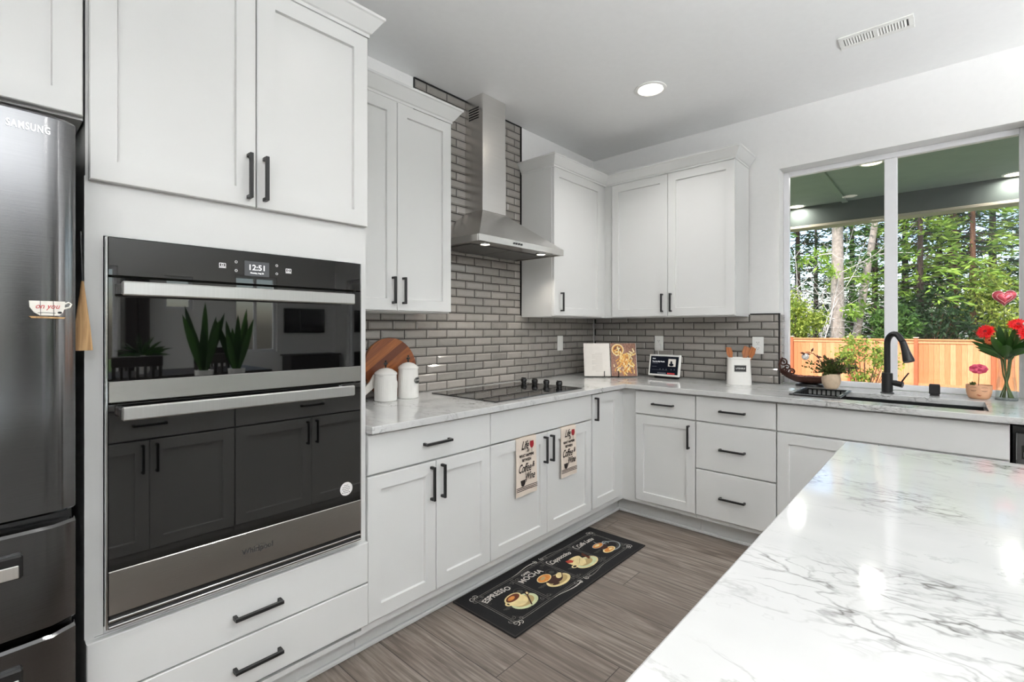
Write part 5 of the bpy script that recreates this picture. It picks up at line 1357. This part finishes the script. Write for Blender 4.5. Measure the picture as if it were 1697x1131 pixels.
mb.box((-a_, -b_, -.006), (-.036, b_, -.0005), .002); mb.box((.036, -b_, -.006), (a_, b_, -.0005), .002); mb.box((-.036, -b_, -.006), (.036, -.128, -.0005)); mb.box((-.036, .128, -.006), (.036, b_, -.0005)); mb.box((-.036, -.008, -.006), (.036, .008, -.0005))
t.part('frame', mb)
t.part('duct', MB().mat(M['blackpl']).box((-.036, -.128, -.0012), (.036, .128, -.0004)))
mb = MB().mat(M['white'])
for s in (-1, 1):
    for k in range(10):
        y = s*(.014+k*.0115); mb.add([(-.035, y-.003, -.0015), (.035, y-.003, -.0015), (.035, y+.0045, -.0055), (-.035, y+.0045, -.0055), (-.035, y-.001, -.0015), (.035, y-.001, -.0015), (.035, y+.0062, -.0055), (-.035, y+.0062, -.0055)],
                     [(0,1,2,3), (7,6,5,4), (0,4,5,1), (3,2,6,7), (0,3,7,4), (1,5,6,2)])
t.part('louvres', mb)

# ------------------------------------------------------------------ covered porch, yard, fence, trees
M['porch'] = P('porch_ceiling_green_grey', (150,160,142), .7, var=.05, vscale=6); M['beam'] = P('beam_dark_green', (74,82,76), .65, var=.06); M['beamtrim'] = P('beam_trim_tan', (176,166,146), .6)
M['siding'] = P('siding_grey', (120,124,120), .8); M['concrete'] = P('porch_concrete', (150,148,143), .9, var=.06); M['lawn'] = P('lawn_green', (88,110,52), .95, var=.3, vscale=14, bump=.5, bscale=60)
PZ = 2.69
t = Thing('porch_roof', 'dark green-grey porch roof with a deep front beam outside the window', 'porch roof', (1.6, -1.8, PZ))
t.part('soffit', MB().mat(M['porch']).box((T+.012, -4.28, PZ), (3.1, 3.6, PZ+.12)), world=True)
t.part('beam', MB().mat(M['beam']).box((2.76, -4.28, 2.475), (2.94, 3.6, PZ-.0005), .004), world=True, label='dark painted front beam')
t.part('beam_trim', MB().mat(M['beamtrim']).box((2.752, -4.28, 2.445), (2.948, 3.6, 2.4745), .003), world=True, label='pale strip under the beam')
t.part('batten', MB().mat(M['porch']).box((1.4, -1.495, PZ-.018), (2.759, -1.44, PZ-.0005), .002), world=True)
t.part('batten', MB().mat(M['porch']).box((1.4, -3.93, PZ-.018), (2.759, -3.88, PZ-.0005), .002), world=True)
t.part('gutter', MB().mat(M['beam']).box((3.1005, -4.28, PZ-.02), (3.2, 3.6, PZ+.14), .01), world=True)
for (x, y, lb) in ((1.42, -1.83, 'lit porch ceiling light closest to the window head'), (2.66, -1.02, 'lit porch ceiling light at the left by the beam'), (2.66, -2.76, 'lit porch ceiling light at the right by the beam')):
    can(x, y, lb, PZ, 'porch ceiling lights', 'porchlamp', 5.0, .07, 'porch_light')
struct('floor_porch', MB().mat(M['concrete']).box((T+.002, YJ+T+.02, -.14), (3.3, 3.6, -.02), .005))
struct('ground', MB().mat(M['lawn']).box((-30, -40, -1.0), (60, 45, -.75)))
def fencewood():
    t_ = NT('cedar_boards'); g_ = t_.n('NewGeometry'); v = t_.coord((60, 60, 4)); nz = t_.noise(v, 1.0, 4)
    c = t_.ramp(g_.outputs['Random Per Island'], [(0, lin((190,116,74))), (.5, lin((206,138,94))), (1, lin((216,154,112)))])
    t_.l(t_.mix(t_.ramp(nz, [(.35, (.35,.35,.35,1)), (.65, (0,0,0,1))]), c, lin((160,84,48))), t_.p.inputs['Base Color']); t_.p.inputs['Roughness'].default_value = .8; return t_.m
M['cedar'] = fencewood(); M['cedarpost'] = wood('cedar_post', [(.3, (150,78,48)), (.7, (176,100,64))], (60, 60, 5), .8); M['cap'] = P('post_cap_pale', (208,186,160), .8)
FXX = 17.0
t = Thing('garden_fence', 'orange cedar board fence across the back of the yard', 'fence', (FXX, 0, -.75))
ps = 1.80
for k in range(-6, 8):
    ya, yb_ = .30+k*ps, .30+(k+1)*ps
    mb = MB().mat(M['cedar']); n_ = 13; bw = (yb_-ya-.10)/n_; rn = random.Random(k)
    for q in range(n_): mb.box((FXX+.0+rn.uniform(-.004, .004), ya+.05+q*bw+.002, -.745), (FXX+.022, ya+.05+(q+1)*bw-.002, .80))
    mb.box((FXX-.022, ya+.05, .80), (FXX+.03, yb_-.05, .90)); mb.box((FXX-.06, ya+.02, .90), (FXX+.06, yb_-.02, .94)); mb.box((FXX-.022, ya+.05, -.60), (FXX, yb_-.05, -.50))
    t.part('fence_panel', mb, world=True)
    pm = t.part('post', MB().mat(M['cedarpost']).box((FXX-.065, ya-.05, -.75), (FXX+.05, ya+.05, .97), .006), world=True, label='darker reddish post')
    me = MB().mat(M['cap']).box((FXX-.09, ya-.075, .971), (FXX+.075, ya+.075, 1.0), .006).mesh('post_cap'); me.transform(t.W); link('post_cap', me, pm)

FR = np.random.default_rng(5)
def pts_at(px, D): 
    u = (px-848.5)/FPX; return (-3.633+D*(math.cos(YAW)+u*math.sin(YAW)), -2.320+D*(math.sin(YAW)-u*math.cos(YAW)))
def spray_mesh(name, pos, dirs, L_, W_, m):
    """many separate leaf sprays: three-faced slim diamonds"""
    n = len(pos); rv = FR.normal(size=(n, 3)); d = dirs/np.linalg.norm(dirs, axis=1)[:, None]
    s = np.cross(d, rv); s /= np.linalg.norm(s, axis=1)[:, None]; 
    l = (L_*FR.uniform(.6, 1.3, n))[:, None]; w_ = (W_*FR.uniform(.6, 1.3, n))[:, None]
    V = np.stack([pos, pos+d*l*.45+s*w_*.5, pos+d*l, pos+d*l*.45-s*w_*.5], 1).reshape(-1, 3)
    me = bpy.data.meshes.new(name); me.vertices.add(4*n); me.vertices.foreach_set('co', V.ravel())
    me.loops.add(4*n); me.loops.foreach_set('vertex_index', np.arange(4*n)); me.polygons.add(n); me.polygons.foreach_set('loop_start', np.arange(n)*4); me.polygons.foreach_set('loop_total', np.full(n, 4))
    me.update(); me.validate(); me.materials.append(m); return me
M['bark_pale'] = P('bark_pale', (150,140,132), .9, var=.25, vscale=9, bump=.8, bscale=14); M['bark_brown'] = P('bark_brown', (104,72,54), .9, var=.3, vscale=9, bump=.8, bscale=14); M['bark_dark'] = P('bark_dark', (58,46,40), .9, var=.3, vscale=9)
M['bark_white'] = P('bark_white', (206,200,196), .9, var=.1)
M['fir'] = leafm('fir_dark', (24,46,26), (52,84,40), .7); M['firmid'] = leafm('fir_mid', (46,84,34), (92,128,50), .7); M['firlit'] = leafm('fir_sunlit_green', (96,134,44), (150,178,70), .7); M['bushl'] = leafm('bush_bright', (104,132,44), (168,178,76), .6)  # sunlight is put into the brightest fir green
def conifer(label, px, D, h, r0, bark, leaf, zlo, n=5200, spread=2.2, lean=(0, 0), sz=(.34, .085), droop=.35, whorl=.34):
    x, y = pts_at(px, D); t = Thing('conifer_tree', label, 'tree', (x, y, -.75), 0, 'trees beyond the fence')
    ax = lambda z: Vector((lean[0]*z, lean[1]*z, z))
    mb = MB().mat(M[bark]).tube([ax(z) for z in np.linspace(0, h, 9)], [r0*(1-.8*k/8)+.01 for k in range(9)], 12); t.part('trunk', mb)
    bm_ = MB().mat(M['bark_dark' if bark != 'bark_pale' else 'bark_pale']); br = []
    z = zlo
    while z < h-.3:
        for q in range(4):
            a = FR.uniform(0, 2*PI); L_ = spread*(1-.75*(z-zlo)/(h-zlo))*FR.uniform(.65, 1.15); br.append((z+FR.uniform(-.15, .15), a, L_))
        z += whorl
    per = max(6, int(n/len(br))); pos = []; dr_ = []
    for (z, a, L_) in br:
        p0 = ax(z); tip = p0+Vector((math.cos(a)*L_, math.sin(a)*L_, -droop*L_*.5)); bm_.tube([p0, p0.lerp(tip, .5)+Vector((0, 0, .05*L_)), tip], [.03, .02, .008], 4, False)
        u = FR.uniform(.12, 1.05, per)**.75; lat = FR.normal(0, .16*L_, per)*(1.1-u*.6)
        P_ = np.outer(1-u, p0)+np.outer(u, tip); sd = np.array((-math.sin(a), math.cos(a), 0)); P_ += lat[:, None]*sd; P_[:, 2] += FR.normal(0, .06, per)-.05*np.abs(lat)
        d = np.array((math.cos(a), math.sin(a), -.25))+np.sign(lat)[:, None]*sd*.7+FR.normal(0, .35, (per, 3)); pos.append(P_); dr_.append(d)
    t.part('branches', bm_)
    fo = link('foliage', spray_mesh('foliage', np.concatenate(pos), np.concatenate(dr_), sz[0], sz[1], M[leaf]), t.o); fo['kind'] = 'stuff'
    return t
def trunk_tree(label, px0, px1, D, h, r0, leaf=None, n=900):
    x, y = pts_at(px0, D); x1, y1 = pts_at(px1, D); z1 = 4.5
    t = Thing('bare_trunk_tree', label, 'tree', (x, y, -.75), 0, 'trees beyond the fence'); lx, ly = (x1-x)/(z1), (y1-y)/z1
    mb = MB().mat(M['bark_pale']).tube([(lx*z, ly*z, z) for z in np.linspace(0, h, 10)], [r0*(1-.055*k) for k in range(10)], 14); t.part('trunk', mb)
    bm_ = MB().mat(M['bark_white']); pos = []; dr_ = []
    for k in range(12):
        z = FR.uniform(2.2, h*.75); a = FR.uniform(0, 2*PI); L_ = FR.uniform(.7, 1.7); p0 = Vector((lx*z, ly*z, z)); tip = p0+Vector((math.cos(a)*L_, math.sin(a)*L_, FR.uniform(-.3, .5)*L_)); bm_.tube([p0, p0.lerp(tip, .5)+Vector((0, 0, .08)), tip], [.03, .02, .006], 5, False)
        if leaf:
            q = n//12; u = FR.uniform(.4, 1.1, q); P_ = np.outer(1-u, p0)+np.outer(u, tip)+FR.normal(0, .14, (q, 3)); pos.append(P_); dr_.append(FR.normal(0, 1, (q, 3))+np.array((0, 0, -.3)))
    t.part('branches', bm_)
    if leaf: o = link('foliage', spray_mesh('foliage', np.concatenate(pos), np.concatenate(dr_), .26, .08, M[leaf]), t.o); o['kind'] = 'stuff'
    return t
trunk_tree('thick pale grey trunk standing straight behind the fence', 1388, 1388, 20.0, 11, .27, 'firlit', 1000)
trunk_tree('thinner pale trunk leaning right behind the fence', 1408, 1437, 20.6, 11, .17, 'firmid', 700)
conifer('dark fir with a reddish-brown trunk seen through the right pane', 1580, 21.5, 13, .20, 'bark_brown', 'firmid', 3.2, 3400, 2.6)
conifer('slender dark fir just left of the brown trunk', 1557, 22.5, 13, .14, 'bark_dark', 'fir', 1.2, 4600, 2.0)
conifer('dark fir behind the window mullion', 1500, 24.0, 13, .18, 'bark_dark', 'fir', .8, 4000, 2.4)
conifer('mid green fir filling the gap right of the leaning trunk', 1450, 23.5, 12, .16, 'bark_dark', 'firmid', .8, 4600, 1.9)
conifer('broad dark fir towards the right edge of the window', 1645, 23.0, 13, .2, 'bark_dark', 'fir', 1.0, 4400, 2.8)
conifer('bright green fir high in the right pane', 1612, 20.0, 11, .14, 'bark_brown', 'firlit', 3.9, 2600, 2.3)
conifer('bright fir hanging over the middle of the right pane', 1525, 20.2, 11, .14, 'bark_dark', 'firlit', 3.6, 2400, 2.0)
conifer('blue-green fir at the far left of the window', 1322, 25.0, 12, .17, 'bark_dark', 'fir', 2.2, 2000, 2.2)
conifer('distant dark fir between the two pale trunks', 1412, 27.0, 13, .18, 'bark_dark', 'fir', .6, 3800, 2.6)
conifer('distant fir beyond the right end of the fence', 1715, 26.0, 14, .2, 'bark_dark', 'firmid', .6, 4600, 3.0)
conifer('distant fir hidden behind the dead white tree', 1352, 29.0, 9, .18, 'bark_dark', 'fir', .4, 1700, 2.3)
conifer('fir well to the right of the window view', 1790, 22.0, 13, .18, 'bark_dark', 'firmid', .8, 3600, 2.6)
conifer('fir farthest right behind the fence', 1880, 21.0, 13, .18, 'bark_dark', 'fir', .8, 3600, 2.6)
conifer('fir farthest left behind the fence', 1270, 24.0, 13, .18, 'bark_dark', 'firmid', .8, 3600, 2.4)
# dead white twiggy tree
x, y = pts_at(1352, 20.2); t = Thing('dead_tree', 'bleached bare twiggy tree at the left behind the fence', 'tree', (x, y, -.75), 0, 'trees beyond the fence')
mb = MB().mat(M['bark_white']); mb2 = MB().mat(M['bark_white'])
def twig(p, d, L_, r_, lev, out):
    d = d.normalized(); P_ = [p]; 
    for k in range(4):
        d = (d+Vector(FR.normal(0, .16, 3))).normalized(); P_.append(P_[-1]+d*L_/4)
    out.tube(P_, [r_*(1-.16*k) for k in range(5)], 4 if lev else 7, False)
    if lev < 3:
        for k in range(6 if lev == 0 else 4):
            q = P_[FR.integers(1, 5)]; e = (d+Vector(FR.normal(0, .75, 3))).normalized(); twig(q, e, L_*FR.uniform(.4, .62), r_*.5, lev+1, mb2)
twig(Vector((0, 0, 0)), Vector((.0, 0, 1)), 3.4, .028, 0, mb); twig(Vector((.1, -.1, .1)), Vector((.05, -.12, 1)), 3.9, .024, 0, mb); twig(Vector((.0, .0, .2)), Vector((.1, .35, 1)), 3.6, .024, 0, mb); twig(Vector((.0, .0, .2)), Vector((-.1, -.3, 1)), 4.2, .024, 0, mb)
t.part('trunk', mb); t.part('twigs', mb2)
def bush(label, px, D, c, r_, n, leaf, sz=(.12, .07), stems=True, name='shrub', group='shrubs in the yard'):
    x, y = pts_at(px, D); t = Thing(name, label, 'shrub', (x, y, -.75), 0, group); cz = c+.75
    nc = 26; cc = FR.normal(0, 1, (nc, 3)); cc /= np.linalg.norm(cc, axis=1)[:, None]; cc *= FR.uniform(.35, 1, (nc, 1))**.5; cc = cc*np.array(r_)+np.array((0, 0, cz))
    pos = cc[FR.integers(0, nc, n)]+FR.normal(0, .17, (n, 3))*np.array(r_); d = FR.normal(0, 1, (n, 3))+np.array((0, 0, .1))
    if stems:
        mb = MB().mat(M['bark_brown'])
        for k in range(nc): mb.tube([(0, 0, 0), (cc[k][0]*.35, cc[k][1]*.35, cc[k][2]*.55), tuple(cc[k])], [.016, .011, .004], 4, False)
        t.part('stems', mb)
    o = link('foliage', spray_mesh('foliage', pos, d, sz[0], sz[1], M[leaf]), t.o); o['kind'] = 'stuff'; return t
bush('young yellow-green sapling in front of the fence', 1432, 9.0, .70, (.34, .40, .42), 1500, 'bushl', (.075, .035), name='sapling')
bush('bright yellow-green bush rising above the fence at the right', 1660, 19.2, 2.3, (.9, 1.5, 1.5), 3600, 'bushl', (.18, .08), group='shrubs beyond the fence')
bush('yellowish shrub above the fence at the far left', 1325, 19.5, 1.7, (.6, .8, 1.0), 2200, 'bushl', (.16, .08), group='shrubs beyond the fence')
bush('green shrub peeping over the fence behind the faucet', 1478, 19.3, 1.5, (.6, .8, .9), 2200, 'firmid', (.2, .08), group='shrubs beyond the fence')
bush('dark low shrub above the fence left of the brown trunk', 1545, 19.4, 1.6, (.7, 1.2, 1.2), 2800, 'fir', (.24, .08), group='shrubs beyond the fence')

# ------------------------------------------------------------------ dining end of the room, seen mirrored in the oven glass
def chair(loc, rz, label):
    t = Thing('dining_chair', label, 'chair', loc, rz, 'dark dining chairs')
    t.part('seat', MB().mat(M['darkwood']).box((-.22, -.21, .44), (.22, .21, .475), .01))
    for x in (-.19, .19): t.part('leg', MB().mat(M['darkwood']).tube([(x, -.18, 0), (x, -.18, .44)], .02, 4))
    for x in (-.19, .19): t.part('leg', MB().mat(M['darkwood']).tube([(x, .21, 0), (x, .19, .44), (x, .235, 1.0)], .02, 4))
    t.part('top_rail', MB().mat(M['darkwood']).box((-.21, .215, .90), (.21, .25, 1.01), .008))
    for k in range(5): x = -.13+k*.065; t.part('back_slat', MB().mat(M['darkwood']).box((x-.012, .205, .475), (x+.012, .23, .905)))
    return t
t = Thing('dining_table', 'dark dining table at the far end of the room', 'table', (-2.0, -6.1, 0))
t.part('tabletop', MB().mat(M['darkwood']).box((-.95, -.5, .72), (.95, .5, .76), .008))
for x in (-.85, .85):
    for y in (-.4, .4): t.part('leg', MB().mat(M['darkwood']).box((x-.04, y-.04, 0), (x+.04, y+.04, .72), .004))
c0_ = chair((-2.55, -5.35, 0), 0, 'dark slat-back chair on the kitchen side of the table, at its left')
copy_thing(c0_.o, (-1.85, -5.35, 0), 0, 'dark slat-back chair on the kitchen side of the table, in the middle')
copy_thing(c0_.o, (-1.2, -6.85, 0), PI, 'dark slat-back chair on the far side of the dining table, at its right')
copy_thing(c0_.o, (-2.2, -6.85, 0), PI, 'dark slat-back chair on the far side of the dining table, at its left')
t = Thing('flower_vase', 'white vase of mixed flowers on the dining table', 'vase', (-2.35, -6.0, .76))
t.part('vase', MB().mat(M['ceramic']).lathe([(.05, 0), (.075, .05), (.06, .14), (.05, .2), (.06, .22)], (0,0,0), 24)); mb = MB().mat(M['dkleaf']); rn = random.Random(2)
for k in range(60):
    a = rn.uniform(0, 6.28); el = rn.uniform(.2, 1.4); d = Vector((math.cos(a)*math.cos(el), math.sin(a)*math.cos(el), math.sin(el))); blade(mb, Vector((0, 0, .2)), d, rn.uniform(.15, .38), .05, .2)
t.part('bouquet', mb)['kind'] = 'stuff'
for (x, lb, n_) in ((-2.52, 'left of two tall snake plants on the far edge of the island', 8), (-2.30, 'right of two tall snake plants on the far edge of the island', 9)):
    t = Thing('snake_plant', lb, 'plant', (x, -3.10, .9145), 0, 'snake plants on the island')
    t.part('pot', MB().mat(M['ceramic']).lathe([(.04, 0), (.055, .008), (.06, .07), (.054, .07), (0, .06)], (0,0,0), 24)); mb = MB().mat(M['dkleaf'])
    for k in range(n_):
        a = 2*PI*k/n_+.3; c2 = .34 if k % 2 else .14; blade(mb, Vector((math.cos(a)*.018, math.sin(a)*.018, .055)), Vector((math.cos(a)*c2, math.sin(a)*c2*.7, 1)), rn.uniform(.30, .56), .052, .05, 8, (.2, 1, 0))
    t.part('leaves', mb)
t = Thing('tall_cupboard', 'tall dark cupboard against the far wall by the window', 'cupboard', (-1.93, -8.98, 0))  # placed to mirror as a dark streak in the refrigerator and oven edge
t.part('body', MB().mat(M['darkwood']).box((-.16, 0, 0), (.16, .36, 2.1), .006))
for x in (-.08, .08): o = t.part('door', MB().mat(M['darkwood']).box((x-.076, .361, .06), (x+.076, .38, 2.06), .004)); t.part('knob', MB().mat(M['chrome']).ball((x*.15, .392, 1.05), .012, 10), o)
t = Thing('console_table', 'dark console under the television at the far wall', 'console', (.95, -8.72, 0))
t.part('cabinet', MB().mat(M['darkwood']).box((-.5, -.22, .08), (.5, .2, .74), .006)); t.part('top', MB().mat(M['darkwood']).box((-.53, -.25, .7405), (.53, .22, .77), .006))
t.part('plinth', MB().mat(M['darkwood']).box((-.47, -.2, 0), (.47, .18, .08)))
t = Thing('television', 'black television on the far wall over the console', 'television', (.92, -8.995, 1.2))
t.part('bezel', MB().mat(M['blackpl']).box((-.42, 0, 0), (.42, .05, .50), .006)); t.part('screen', MB().mat(M['blackgl']).box((-.405, .0505, .015), (.405, .052, .485)))
